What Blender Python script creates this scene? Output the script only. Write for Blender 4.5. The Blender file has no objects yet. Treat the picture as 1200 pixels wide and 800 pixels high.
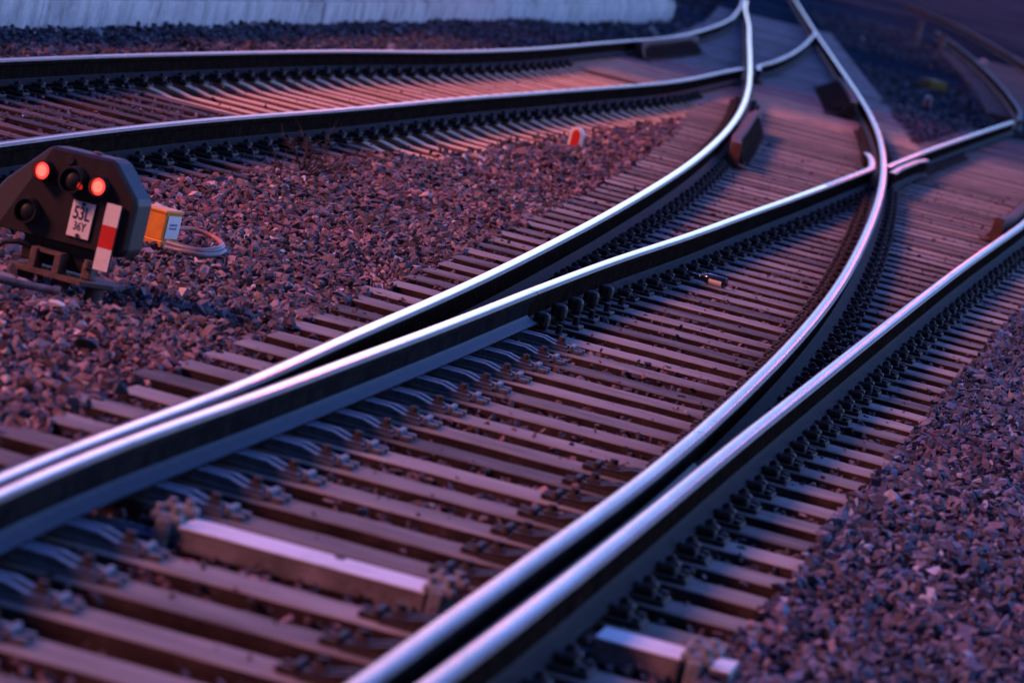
import bpy, bmesh, math, random
import numpy as np
from mathutils import Vector, Matrix
random.seed(7); rng = np.random.default_rng(11)
R = math.radians
scene = bpy.context.scene
col = scene.collection

# ------------------------------------------------------------------ camera data
CAM_H, CAM_PITCH, CAM_ROLL = 2.06, math.atan(560/5200), R(13.6)

# rail centre lines in plan (x, y), metres, surveyed on the rail-top plane z = 0
CURVES = {'A':[(-1.328,12.49),(-1.31,12.65),(-1.292,12.82),(-1.272,12.99),(-1.251,13.16),(-1.229,13.34),(-1.206,13.51),(-1.182,13.69),(-1.156,13.86),(-1.129,14.04),(-1.101,14.22),(-1.072,14.4),(-1.042,14.59),(-1.013,14.79),(-0.983,15.0),(-0.954,15.22),(-0.925,15.46),(-0.895,15.71),(-0.865,15.96),(-0.835,16.23),(-0.804,16.51),(-0.771,16.81),(-0.738,17.11),(-0.703,17.42),(-0.666,17.73),(-0.628,18.06),(-0.589,18.4),(-0.547,18.75),(-0.504,19.11),(-0.46,19.49),(-0.414,19.89),(-0.366,20.3),(-0.317,20.74),(-0.266,21.2),(-0.213,21.69),(-0.158,22.21),(-0.101,22.75),(-0.042,23.33),(0.021,23.94),(0.086,24.59),(0.155,25.27),(0.227,26.0),(0.304,26.78),(0.384,27.62),(0.469,28.53),(0.559,29.5),(0.656,30.55),(0.758,31.7),(0.868,32.96),(0.985,34.36),(1.11,35.95),(1.244,37.76),(1.389,39.85),(1.543,42.3),(1.705,45.21),(1.869,48.69),(2.028,52.82),(2.184,57.73),(2.351,63.61),(2.55,70.84),(2.809,79.98),(3.067,88.95)],'B':[(-1.291,12.23),(-1.274,12.39),(-1.257,12.56),(-1.238,12.73),(-1.218,12.9),(-1.197,13.07),(-1.175,13.24),(-1.151,13.42),(-1.126,13.59),(-1.1,13.76),(-1.072,13.93),(-1.043,14.11),(-1.014,14.29),(-0.984,14.47),(-0.953,14.67),(-0.922,14.87),(-0.891,15.08),(-0.859,15.29),(-0.826,15.52),(-0.792,15.75),(-0.758,15.99),(-0.723,16.24),(-0.686,16.49),(-0.648,16.75),(-0.609,17.02),(-0.569,17.3),(-0.527,17.59),(-0.484,17.89),(-0.439,18.19),(-0.393,18.51),(-0.346,18.84),(-0.297,19.19),(-0.247,19.55),(-0.195,19.93),(-0.141,20.33),(-0.085,20.74),(-0.026,21.17),(0.035,21.62),(0.099,22.08),(0.165,22.56),(0.235,23.05),(0.308,23.57),(0.384,24.11),(0.465,24.66),(0.549,25.21),(0.638,25.78),(0.731,26.37),(0.828,27.0),(0.93,27.67),(1.036,28.4),(1.148,29.18),(1.267,30.01),(1.392,30.87),(1.525,31.77),(1.665,32.72),(1.814,33.73),(1.973,34.82),(2.143,36.0),(2.325,37.27),(2.52,38.64),(2.73,40.12),(2.854,40.99)],'V':[(3.015,41.62),(3.264,43.41),(3.535,45.33),(3.828,47.37),(4.145,49.52),(4.488,51.82),(4.863,54.33),(5.275,57.08),(5.73,60.1),(6.177,63.06)],'C':[(-0.169,10.71),(-0.146,10.86),(-0.123,11.02),(-0.099,11.18),(-0.074,11.34),(-0.048,11.51),(-0.022,11.69),(0.005,11.87),(0.033,12.05),(0.061,12.25),(0.09,12.45),(0.12,12.66),(0.151,12.87),(0.183,13.09),(0.217,13.32),(0.251,13.55),(0.288,13.79),(0.325,14.04),(0.364,14.3),(0.405,14.57),(0.447,14.84),(0.49,15.13),(0.534,15.44),(0.579,15.77),(0.626,16.11),(0.674,16.48),(0.724,16.86),(0.777,17.26),(0.831,17.69),(0.888,18.14),(0.947,18.61),(1.009,19.12),(1.074,19.65),(1.143,20.22),(1.215,20.83),(1.291,21.48),(1.371,22.18),(1.455,22.94),(1.544,23.76),(1.639,24.65),(1.738,25.63),(1.844,26.71),(1.955,27.9),(2.073,29.23),(2.2,30.71),(2.338,32.35),(2.486,34.19),(2.645,36.26),(2.812,38.59),(2.982,41.19),(3.147,44.07),(3.303,47.19),(3.44,50.51),(3.558,53.99),(3.662,57.68),(3.762,61.73),(3.868,66.3),(3.989,71.56),(4.131,77.72),(4.306,85.13),(4.529,94.27),(4.822,105.84),(5.067,115.38)],'D':[(0.003,10.94),(0.028,11.1),(0.054,11.26),(0.081,11.43),(0.108,11.61),(0.136,11.79),(0.165,11.98),(0.194,12.17),(0.225,12.37),(0.256,12.58),(0.288,12.8),(0.321,13.02),(0.355,13.26),(0.391,13.5),(0.428,13.75),(0.466,14.01),(0.505,14.28),(0.546,14.56),(0.589,14.85),(0.633,15.16),(0.679,15.48),(0.727,15.81),(0.777,16.16),(0.828,16.53),(0.882,16.91),(0.939,17.31),(0.999,17.72),(1.062,18.15),(1.128,18.6),(1.198,19.08),(1.271,19.57),(1.348,20.1),(1.429,20.65),(1.514,21.24),(1.605,21.86),(1.701,22.52),(1.803,23.22),(1.911,23.95),(2.027,24.74),(2.15,25.58),(2.282,26.47),(2.423,27.43),(2.575,28.45),(2.738,29.55),(2.914,30.73),(3.105,31.98),(3.311,33.33),(3.535,34.78),(3.778,36.36),(3.983,37.68)],'E':[(-3.61,28.34),(-3.561,28.72),(-3.512,29.1),(-3.461,29.5),(-3.408,29.9),(-3.354,30.32),(-3.298,30.74),(-3.24,31.17),(-3.179,31.61),(-3.117,32.05),(-3.052,32.51),(-2.984,32.97),(-2.915,33.45),(-2.843,33.93),(-2.77,34.43),(-2.694,34.95),(-2.615,35.47),(-2.535,36.02),(-2.451,36.58),(-2.365,37.16),(-2.276,37.75),(-2.183,38.35),(-2.087,38.95),(-1.986,39.56),(-1.881,40.17),(-1.772,40.78),(-1.659,41.41),(-1.543,42.06),(-1.424,42.74),(-1.302,43.48),(-1.178,44.27),(-1.05,45.13),(-0.917,46.05),(-0.781,47.05),(-0.639,48.11),(-0.491,49.26),(-0.337,50.52),(-0.176,51.92),(-0.006,53.43),(0.173,55.01),(0.364,56.63),(0.567,58.32),(0.782,60.11),(1.011,62.05),(1.256,64.29),(1.525,67.28),(1.828,71.24),(2.173,76.05),(2.571,82.61),(3.024,93.34),(3.355,103.48)],'F':[(-2.785,22.61),(-2.749,22.92),(-2.712,23.25),(-2.674,23.58),(-2.635,23.92),(-2.594,24.27),(-2.552,24.63),(-2.507,24.99),(-2.461,25.35),(-2.413,25.73),(-2.363,26.1),(-2.31,26.49),(-2.256,26.88),(-2.2,27.28),(-2.141,27.69),(-2.081,28.11),(-2.018,28.53),(-1.952,28.96),(-1.884,29.39),(-1.814,29.84),(-1.742,30.3),(-1.667,30.78),(-1.591,31.28),(-1.513,31.81),(-1.433,32.36),(-1.351,32.95),(-1.266,33.55),(-1.178,34.19),(-1.086,34.84),(-0.991,35.51),(-0.891,36.2),(-0.787,36.9),(-0.678,37.61),(-0.565,38.35),(-0.447,39.12),(-0.324,39.91),(-0.197,40.75),(-0.064,41.62),(0.075,42.53),(0.22,43.48),(0.371,44.46),(0.53,45.5),(0.696,46.6),(0.87,47.8),(1.054,49.14),(1.25,50.71),(1.461,52.59),(1.689,54.72),(1.935,56.95),(2.197,59.15),(2.479,61.52),(2.804,64.81),(3.19,69.44),(3.656,75.82),(4.233,84.92),(4.381,87.38)],'G':[(10.306,106.57),(10.536,112.78),(10.767,119.47),(10.975,126.44),(11.139,133.47),(11.24,140.34),(11.251,146.68),(11.145,152.06),(10.924,156.36),(10.632,160.05)],'H':[(6.776,68.44),(7.036,72.27),(7.406,78.22),(7.737,84.27),(8.074,90.88),(8.411,98.03),(8.694,105.17),(8.916,112.23),(9.124,119.76)]}

# ------------------------------------------------------------------ look
LAMP=1.25
SUN,SUN_ANG,SUN_ELEV,SUN_AZIM,SUN_COL=2.3,13.0,34.0,-108.0,(1.0,.285,.22)
SKY=.14
SKYRAMP=[(0,(1.0,1.0,1.6)),(.13,(.8,.95,1.6)),(.35,(.27,.46,1.35)),(1,(.19,.37,1.35))]
SKY_BACK=.06
BRIGHT_AZ=10
GLOW_AZ,GLOW_EL=-9.5,7.0
GLOW=[(math.cos(R(17)),(0,0,0)),(math.cos(R(12.5)),(.7,.75,1.2)),(math.cos(R(9)),(3.2,2.8,3.7)),(math.cos(R(7)),(5.,3.0,3.5)),(math.cos(R(5)),(10,2.6,2.0))]
GLOW2=[(math.cos(R(62)),(0,0,0)),(math.cos(R(40)),(.4,.75,1.6)),(math.cos(R(10)),(2.3,2.9,4.7))]
FSTOP=3.4
EXPO=.85
GLINTS=[(.12,8.2),(-2.15,5.1),(4.95,3.1)]
# ------------------------------------------------------------------ helpers
def tag(o, label=None, cat=None, group=None, kind=None):
    if label: o['label'] = label
    if cat: o['category'] = cat
    if group: o['group'] = group
    if kind: o['kind'] = kind
    return o

class MB:
    """collects geometry for ONE mesh object"""
    def __init__(s): s.v=[]; s.f=[]; s.m=[]; s.smooth=[]
    def add(s, verts, faces, mat=0, smooth=False, M=None):
        b=len(s.v)
        for v in verts:
            v=Vector(v)
            if M is not None: v=M@v
            s.v.append(tuple(v))
        for i,f in enumerate(faces):
            s.f.append([b+k for k in f]); s.m.append(mat if not isinstance(mat,list) else mat[i]); s.smooth.append(smooth)
        return s
    def box(s, c, d, mat=0, M=None, bev=0.0):
        bm=bmesh.new(); bmesh.ops.create_cube(bm,size=1)
        bmesh.ops.scale(bm,vec=Vector(d),verts=bm.verts)
        if bev>0: bmesh.ops.bevel(bm,geom=list(bm.edges),offset=bev,segments=2,affect='EDGES',profile=.5)
        bmesh.ops.translate(bm,vec=Vector(c),verts=bm.verts)
        bm.verts.index_update()
        s.add([v.co for v in bm.verts],[[v.index for v in f.verts] for f in bm.faces],mat,False,M); bm.free(); return s
    def cyl(s, p0, p1, r0, r1=None, n=14, mat=0, M=None, caps=True, sx=1.0):
        r1=r0 if r1 is None else r1
        p0=Vector(p0);p1=Vector(p1);d=(p1-p0).normalized()
        a=d.orthogonal().normalized(); b=d.cross(a)
        vs=[];fs=[]
        for p,r in ((p0,r0),(p1,r1)):
            for k in range(n):
                t=2*math.pi*k/n; vs.append(p+a*math.cos(t)*r*sx+b*math.sin(t)*r)
        for k in range(n): fs.append([k,(k+1)%n,n+(k+1)%n,n+k])
        s.add(vs,fs,mat,True,M)
        if caps:
            s.add([vs[k] for k in range(n)],[list(range(n))[::-1]],mat,False,M)
            s.add([vs[n+k] for k in range(n)],[list(range(n))],mat,False,M)
        return s
    def tube(s, pts, r, n=8, mat=0, M=None):
        pts=[Vector(p) for p in pts]; vs=[];fs=[]
        up=None
        for i,p in enumerate(pts):
            d=(pts[min(i+1,len(pts)-1)]-pts[max(i-1,0)]).normalized()
            a=(d.orthogonal() if up is None else (up-d*up.dot(d))).normalized(); up=a
            b=d.cross(a); rr=r[i] if isinstance(r,(list,tuple)) else r
            for k in range(n):
                t=2*math.pi*k/n; vs.append(p+a*math.cos(t)*rr+b*math.sin(t)*rr)
        for i in range(len(pts)-1):
            for k in range(n):
                fs.append([i*n+k,i*n+(k+1)%n,(i+1)*n+(k+1)%n,(i+1)*n+k])
        fs.append(list(range(n))[::-1]); fs.append([(len(pts)-1)*n+k for k in range(n)])
        return s.add(vs,fs,mat,True,M)
    def prism(s, poly, axis_pts, mat=0, M=None):
        """poly = list of 3D points (closed, planar), extruded by vector axis_pts"""
        e=Vector(axis_pts); n=len(poly)
        vs=[Vector(p) for p in poly]+[Vector(p)+e for p in poly]
        fs=[list(range(n))[::-1],[n+k for k in range(n)]]+[[k,(k+1)%n,n+(k+1)%n,n+k] for k in range(n)]
        return s.add(vs,fs,mat,False,M)
    def mesh(s, name, mats):
        me=bpy.data.meshes.new(name); me.from_pydata(s.v,[],s.f)
        for m in (mats if isinstance(mats,(list,tuple)) else [mats]): me.materials.append(m)
        me.polygons.foreach_set('material_index',s.m); me.polygons.foreach_set('use_smooth',s.smooth)
        bm=bmesh.new(); bm.from_mesh(me); bmesh.ops.recalc_face_normals(bm,faces=bm.faces); bm.to_mesh(me); bm.free()
        me.update(); return me
    def build(s, name, mats, parent=None, loc=None, rz=0):
        return link(name, s.mesh(name,mats), parent, loc, rz)

def link(name, me, parent=None, loc=None, rz=0):
    o=bpy.data.objects.new(name,me); col.objects.link(o)
    if parent is not None: o.parent=parent
    if loc is not None: o.location=loc
    if rz: o.rotation_euler=(0,0,rz)
    return o
def empty(name, loc, rz=0):
    o=bpy.data.objects.new(name,None); o.empty_display_size=.1; col.objects.link(o); o.location=loc; o.rotation_euler=(0,0,rz); return o
def shade_auto(me, ang=35):
    me.polygons.foreach_set('use_smooth',[True]*len(me.polygons))
    bm=bmesh.new(); bm.from_mesh(me)
    for e in bm.edges:
        e.smooth = len(e.link_faces)==2 and e.calc_face_angle(0)<R(ang)
    bm.to_mesh(me); bm.free()

# ------------------------------------------------------------------ materials
def nt(name):
    m=bpy.data.materials.new(name); m.use_nodes=True; t=m.node_tree
    b=t.nodes['Principled BSDF']; return m,t,b
def N(t,kind,**kw):
    n=t.nodes.new(kind)
    for k,v in kw.items():
        if k in n.inputs: n.inputs[k].default_value=v
        else: setattr(n,k,v)
    return n
def ramp(t,fac,stops):
    r=t.nodes.new('ShaderNodeValToRGB'); e=r.color_ramp.elements
    while len(e)<len(stops): e.new(.5)
    for i,(p,c) in enumerate(stops):
        e[i].position=p; e[i].color=(*c,1) if len(c)==3 else c
    t.links.new(fac,r.inputs['Fac']); return r
def grimy(m,amount=.8):
    t=m.node_tree; L=t.links; b=t.nodes['Principled BSDF']; src=b.inputs['Base Color'].links[0].from_socket
    at=t.nodes.new('ShaderNodeAttribute'); at.attribute_name='grime'; tc=N(t,'ShaderNodeTexCoord'); n=N(t,'ShaderNodeTexNoise',Scale=14.,Detail=5.); L.new(tc.outputs['Object'],n.inputs['Vector'])
    ma=N(t,'ShaderNodeMath',operation='MULTIPLY'); L.new(at.outputs['Fac'],ma.inputs[0]); mr=N(t,'ShaderNodeMapRange'); mr.inputs['From Min'].default_value=.3; mr.inputs['From Max'].default_value=.6; mr.inputs['To Min'].default_value=.7; mr.inputs['To Max'].default_value=1.15; L.new(n.outputs['Fac'],mr.inputs['Value']); L.new(mr.outputs[0],ma.inputs[1])
    mb_=N(t,'ShaderNodeMath',operation='MULTIPLY'); L.new(ma.outputs[0],mb_.inputs[0]); mb_.inputs[1].default_value=amount; mb_.use_clamp=True
    mx=N(t,'ShaderNodeMix',data_type='RGBA'); L.new(mb_.outputs[0],mx.inputs[0]); L.new(src,mx.inputs[6]); mx.inputs[7].default_value=(.018,.012,.011,1); L.new(mx.outputs[2],b.inputs['Base Color'])
def surf(name, stops, scale=8, rough=(.6,.9), bump=.3, bscale=60, metal=0, detail=8, spec=.5, stretch=None, bdist=.01, obj_var=0):
    """noise-mottled surface: colour ramp over object-space noise, fine bump"""
    m,t,b=nt(name); L=t.links
    tc=N(t,'ShaderNodeTexCoord'); src=tc.outputs['Object']
    if stretch:
        mp=N(t,'ShaderNodeMapping'); mp.inputs['Scale'].default_value=stretch; L.new(src,mp.inputs['Vector']); src=mp.outputs[0]
    n1=N(t,'ShaderNodeTexNoise',Scale=scale,Detail=detail,Roughness=.65); L.new(src,n1.inputs['Vector'])
    fac=n1.outputs['Fac']
    if obj_var:
        oi=N(t,'ShaderNodeObjectInfo'); ma=N(t,'ShaderNodeMath',operation='MULTIPLY_ADD'); ma.inputs[1].default_value=obj_var; 
        L.new(oi.outputs['Random'],ma.inputs[0])
        sb=N(t,'ShaderNodeMath',operation='SUBTRACT'); L.new(fac,sb.inputs[0]); sb.inputs[1].default_value=obj_var/2
        L.new(sb.outputs[0],ma.inputs[2]); fac=ma.outputs[0]
        # each object gets its own piece of the noise
        ad=N(t,'ShaderNodeVectorMath',operation='ADD'); cm=N(t,'ShaderNodeVectorMath',operation='SCALE'); cm.inputs['Scale'].default_value=37.
        cx=N(t,'ShaderNodeCombineXYZ'); L.new(oi.outputs['Random'],cx.inputs[0]); L.new(oi.outputs['Random'],cx.inputs[1]); L.new(cx.outputs[0],cm.inputs[0])
        L.new(src,ad.inputs[0]); L.new(cm.outputs[0],ad.inputs[1]); L.new(ad.outputs[0],n1.inputs['Vector'])
    r=ramp(t,fac,stops); L.new(r.outputs[0],b.inputs['Base Color'])
    n2=N(t,'ShaderNodeTexNoise',Scale=bscale,Detail=6,Roughness=.7); L.new(src,n2.inputs['Vector'])
    mr=N(t,'ShaderNodeMapRange'); mr.inputs['To Min'].default_value=rough[0]; mr.inputs['To Max'].default_value=rough[1]
    L.new(n2.outputs['Fac'],mr.inputs['Value']); L.new(mr.outputs[0],b.inputs['Roughness'])
    bp=N(t,'ShaderNodeBump',Strength=bump,Distance=bdist); L.new(n2.outputs['Fac'],bp.inputs['Height']); L.new(bp.outputs[0],b.inputs['Normal'])
    b.inputs['Metallic'].default_value=metal; b.inputs['Specular IOR Level'].default_value=spec
    return m

M={}
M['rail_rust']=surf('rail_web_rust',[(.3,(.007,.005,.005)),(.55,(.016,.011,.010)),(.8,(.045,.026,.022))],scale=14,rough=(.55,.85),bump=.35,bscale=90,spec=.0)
M['blade']=surf('blade_steel',[(.3,(.010,.010,.012)),(.7,(.024,.024,.026))],scale=7,rough=(.3,.5),bump=.12,bscale=60,metal=0,spec=.0)
M['rail_top']=surf('rail_running_surface',[(.3,(.26,.26,.28)),(.5,(.5,.5,.54)),(.75,(.66,.66,.7))],scale=9,rough=(.08,.2),bump=.02,bscale=150,metal=1,stretch=(1,.12,1),bdist=.002)
M['sleeper']=surf('turnout_sleeper_steel',[(.22,(.06,.056,.05)),(.42,(.155,.148,.135)),(.58,(.225,.215,.20)),(.78,(.32,.31,.29))],scale=5,rough=(.7,.95),bump=.6,bscale=55,obj_var=.42,stretch=(.35,1,1))
M['sleeper_side']=surf('sleeper_side_painted_shade',[(.3,(.012,.009,.010)),(.55,(.03,.021,.021)),(.8,(.065,.045,.043))],scale=9,rough=(.8,.95),bump=.5,bscale=50,obj_var=.2,spec=.1)  # flanks coloured dark to stand in for shade on the near sides
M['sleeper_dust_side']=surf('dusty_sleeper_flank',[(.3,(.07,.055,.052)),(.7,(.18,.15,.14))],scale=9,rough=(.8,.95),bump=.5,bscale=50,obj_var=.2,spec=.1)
M['sleeper_pale_side']=surf('pale_sleeper_flank_shade',[(.3,(.09,.04,.025)),(.7,(.22,.10,.06))],scale=9,rough=(.8,.95),bump=.5,bscale=50,obj_var=.2,spec=.1)  # darker flank paints the shaded side below the lit crest
M['sleeper_pale']=surf('pale_sleeper_glow',[(.22,(.50,.29,.17)),(.45,(.76,.49,.33)),(.75,(.82,.61,.46))],scale=6,rough=(.7,.95),bump=.5,bscale=50,obj_var=.2,stretch=(.4,1,1))  # pale steel; the orange also paints the warm glow on this track
grimy(M['sleeper'],.85)
M['sleeper_grey']=surf('grey_sleeper',[(.3,(.20,.165,.16)),(.5,(.36,.31,.30)),(.75,(.46,.41,.40))],scale=5,rough=(.7,.95),bump=.5,bscale=50,obj_var=.25)
M['sleeper_shade']=surf('dark_yard_sleeper',[(.3,(.05,.045,.045)),(.7,(.13,.12,.12))],scale=5,rough=(.7,.95),bump=.5,bscale=50,obj_var=.2)  # darker copy, paints the shade over the far track
M['sleeper_dark']=surf('dark_sleeper_tar',[(.3,(.02,.014,.013)),(.55,(.06,.038,.034)),(.8,(.22,.13,.11))],scale=7,rough=(.6,.9),bump=.7,bscale=40,obj_var=.3,stretch=(.25,2,1))
M['fasten']=surf('fastening_iron',[(.3,(.012,.010,.010)),(.7,(.05,.038,.036))],scale=30,rough=(.45,.75),bump=.3,bscale=120,spec=.3)
M['chair']=surf('slide_chair_steel',[(.3,(.04,.05,.06)),(.7,(.17,.20,.24))],scale=20,rough=(.35,.6),bump=.2,bscale=90,metal=.3)
M['galv']=surf('galvanised_cover',[(.25,(.42,.46,.49)),(.5,(.64,.70,.75)),(.8,(.72,.78,.83))],scale=7,rough=(.45,.7),bump=.15,bscale=60)
M['cover_side']=surf('dark_cover_flank',[(.3,(.07,.065,.07)),(.55,(.20,.19,.21)),(.8,(.36,.35,.38))],scale=6,rough=(.4,.6),bump=.15,bscale=60,metal=.2)  # stained flank, darker than the pale top plate
M['bracket']=surf('bracket_steel',[(.3,(.07,.085,.10)),(.7,(.28,.33,.38))],scale=30,rough=(.4,.7),bump=.2,bscale=90,metal=.2)
M['check']=surf('check_rail_rust',[(.3,(.05,.022,.02)),(.55,(.10,.046,.040)),(.8,(.17,.085,.075))],scale=10,rough=(.6,.9),bump=.4,bscale=60)
M['concrete']=None
M['housing']=surf('signal_housing_paint',[(.3,(.013,.011,.014)),(.7,(.026,.022,.027))],scale=25,rough=(.42,.6),bump=.06,bscale=200,spec=.3)
M['black']=surf('matt_black',[(.3,(.008,.008,.009)),(.7,(.02,.02,.022))],scale=30,rough=(.4,.6),bump=.1,bscale=150)
M['iron']=surf('mount_iron',[(.3,(.07,.05,.05)),(.7,(.17,.12,.11))],scale=25,rough=(.5,.8),bump=.4,bscale=110,metal=.2)
M['white']=surf('white_paint',[(.25,(.66,.65,.64)),(.5,(.8,.8,.79)),(.8,(.84,.84,.83))],scale=18,rough=(.4,.6),bump=.05,bscale=150)
M['red']=surf('red_paint',[(.3,(.55,.02,.015)),(.7,(.68,.03,.02))],scale=18,rough=(.4,.55),bump=.05,bscale=150)
M['ink']=surf('blue_black_ink',[(.3,(.015,.02,.10)),(.7,(.025,.03,.14))],scale=30,rough=(.5,.6),bump=.0)
M['ink_faint']=surf('faded_blue_ink',[(.3,(.10,.12,.32)),(.7,(.2,.22,.42))],scale=60,rough=(.5,.6),bump=.0)
M['yellow']=surf('amber_plastic',[(.3,(.55,.20,.015)),(.6,(.72,.30,.03)),(.8,(.78,.38,.08))],scale=14,rough=(.35,.55),bump=.1,bscale=80)
M['olive']=surf('dirty_yellow_plastic',[(.3,(.24,.16,.02)),(.7,(.42,.30,.05))],scale=14,rough=(.5,.7),bump=.1,bscale=80)
M['hose']=surf('grey_hose_rubber',[(.3,(.12,.115,.13)),(.7,(.22,.2,.22))],scale=18,rough=(.35,.5),bump=.1,bscale=90)
M['hose_pink']=surf('pale_red_hose_rubber',[(.3,(.36,.14,.12)),(.7,(.5,.22,.19))],scale=18,rough=(.4,.55),bump=.1,bscale=90)
M['twig']=surf('dry_twig',[(.3,(.03,.018,.014)),(.7,(.08,.045,.035))],scale=40,rough=(.7,.9),bump=.3)
M['slab']=surf('slab_concrete',[(.3,(.13,.115,.12)),(.7,(.26,.23,.23))],scale=12,rough=(.75,.95),bump=.6,bscale=45)
M['stone_white']=surf('pale_stone',[(.3,(.5,.46,.44)),(.7,(.75,.72,.70))],scale=20,rough=(.6,.9),bump=.3)

def mat_glass():
    m,t,b=nt('dark_bottle_glass'); b.inputs['Base Color'].default_value=(.012,.016,.02,1); b.inputs['Roughness'].default_value=.06
    b.inputs['Coat Weight'].default_value=.6; b.inputs['Coat Roughness'].default_value=.04; return m
M['glass']=mat_glass()
def mat_lamp(name,c,s):
    m,t,b=nt(name); L=t.links
    tc=N(t,'ShaderNodeTexCoord'); g=N(t,'ShaderNodeTexVoronoi',Scale=160.); L.new(tc.outputs['Object'],g.inputs['Vector'])
    r=ramp(t,g.outputs['Distance'],[(0,(c[0],c[1]*1.6,c[2]*1.6)),(.8,c)])
    b.inputs['Base Color'].default_value=(.35,.01,.01,1); b.inputs['Roughness'].default_value=.25
    L.new(r.outputs[0],b.inputs['Emission Color']); b.inputs['Emission Strength'].default_value=s; return m
M['lamp']=mat_lamp('red_lamp_lens',(1,.10,.075),LAMP)
M['lamp_rim']=mat_lamp('red_lamp_lens_rim',(1,.035,.03),LAMP)
M['lamp_far']=mat_lamp('signal_lens_red',(1,.04,.06),220)
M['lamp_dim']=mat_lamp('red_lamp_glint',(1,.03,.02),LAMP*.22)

def mat_ballast():
    m,t,b=nt('ballast_stone'); L=t.links
    g=N(t,'ShaderNodeNewGeometry'); 
    r=ramp(t,g.outputs['Random Per Island'],[(0,(.035,.029,.037)),(.3,(.095,.078,.098)),(.6,(.165,.135,.168)),(.85,(.25,.205,.245)),(.96,(.34,.27,.29)),(.988,(.6,.56,.58))])
    tc=N(t,'ShaderNodeTexCoord'); n=N(t,'ShaderNodeTexNoise',Scale=45.,Detail=6.,Roughness=.7); L.new(tc.outputs['Object'],n.inputs['Vector'])
    mx=N(t,'ShaderNodeMix',data_type='RGBA',blend_type='MULTIPLY'); mx.inputs[0].default_value=.8
    L.new(r.outputs[0],mx.inputs[6]); rr=ramp(t,n.outputs['Fac'],[(.25,(.45,.43,.43)),(.75,(1.25,1.2,1.18))]); L.new(rr.outputs[0],mx.inputs[7])
    # rust dust drifting over the bed in broad patches
    n2=N(t,'ShaderNodeTexNoise',Scale=.55,Detail=3.); L.new(tc.outputs['Object'],n2.inputs['Vector'])
    rr2=ramp(t,n2.outputs['Fac'],[(.42,(1,1,1)),(.65,(1.18,.86,.86))])
    mx2=N(t,'ShaderNodeMix',data_type='RGBA',blend_type='MULTIPLY'); mx2.inputs[0].default_value=1; L.new(mx.outputs[2],mx2.inputs[6]); L.new(rr2.outputs[0],mx2.inputs[7])
    L.new(mx2.outputs[2],b.inputs['Base Color'])
    b.inputs['Roughness'].default_value=.72; b.inputs['Specular IOR Level'].default_value=.45
    n3=N(t,'ShaderNodeTexNoise',Scale=140.,Detail=4.); L.new(tc.outputs['Object'],n3.inputs['Vector'])
    bp=N(t,'ShaderNodeBump',Strength=.5,Distance=.006); L.new(n3.outputs['Fac'],bp.inputs['Height']); L.new(bp.outputs[0],b.inputs['Normal'])
    return m
M['ballast']=mat_ballast()
M['ballast_blue']=M['ballast'].copy(); M['ballast_blue'].name='blue_light_toned_stone'  # bluish copy paints the weaker red light on the right shoulder
for n_ in M['ballast_blue'].node_tree.nodes:
    if n_.type=='VALTORGB' and len(n_.color_ramp.elements)==6:
        for e_ in n_.color_ramp.elements: e_.color=(e_.color[0]*.50,e_.color[1]*.82,e_.color[2]*1.15,1)
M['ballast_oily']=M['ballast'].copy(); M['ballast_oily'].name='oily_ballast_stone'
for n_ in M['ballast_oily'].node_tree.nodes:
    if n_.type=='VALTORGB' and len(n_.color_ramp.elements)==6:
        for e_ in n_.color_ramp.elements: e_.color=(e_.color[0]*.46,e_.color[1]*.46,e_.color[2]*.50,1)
M['ballast_far']=M['ballast'].copy(); M['ballast_far'].name='shade_toned_ballast_stone'  # dark bluish copy, shade painted into the stone colour
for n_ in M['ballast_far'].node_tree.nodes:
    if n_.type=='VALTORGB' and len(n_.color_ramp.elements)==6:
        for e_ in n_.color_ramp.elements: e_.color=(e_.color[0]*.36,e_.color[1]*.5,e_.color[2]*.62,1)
def mat_ground():
    m,t,b=nt('ground_grit'); L=t.links
    tc=N(t,'ShaderNodeTexCoord')
    v=N(t,'ShaderNodeTexVoronoi',Scale=16.); L.new(tc.outputs['Object'],v.inputs['Vector'])
    n=N(t,'ShaderNodeTexNoise',Scale=.12,Detail=8.,Roughness=.6); L.new(tc.outputs['Object'],n.inputs['Vector'])
    r=ramp(t,n.outputs['Fac'],[(.35,(.016,.026,.046)),(.5,(.032,.05,.08)),(.65,(.06,.085,.12))])
    bw=N(t,'ShaderNodeSeparateColor'); L.new(v.outputs['Color'],bw.inputs[0])
    mr=N(t,'ShaderNodeMapRange'); mr.inputs['To Min'].default_value=.35; mr.inputs['To Max'].default_value=1.5; L.new(bw.outputs[0],mr.inputs['Value'])
    mx=N(t,'ShaderNodeMix',data_type='RGBA',blend_type='MULTIPLY'); mx.inputs[0].default_value=1; L.new(r.outputs[0],mx.inputs[6]); L.new(mr.outputs[0],mx.inputs[7])
    L.new(mx.outputs[2],b.inputs['Base Color']); b.inputs['Roughness'].default_value=1; b.inputs['Specular IOR Level'].default_value=0
    bp=N(t,'ShaderNodeBump',Strength=1.,Distance=.05); L.new(v.outputs['Distance'],bp.inputs['Height']); L.new(bp.outputs[0],b.inputs['Normal'])
    return m
M['ground']=mat_ground()
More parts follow.
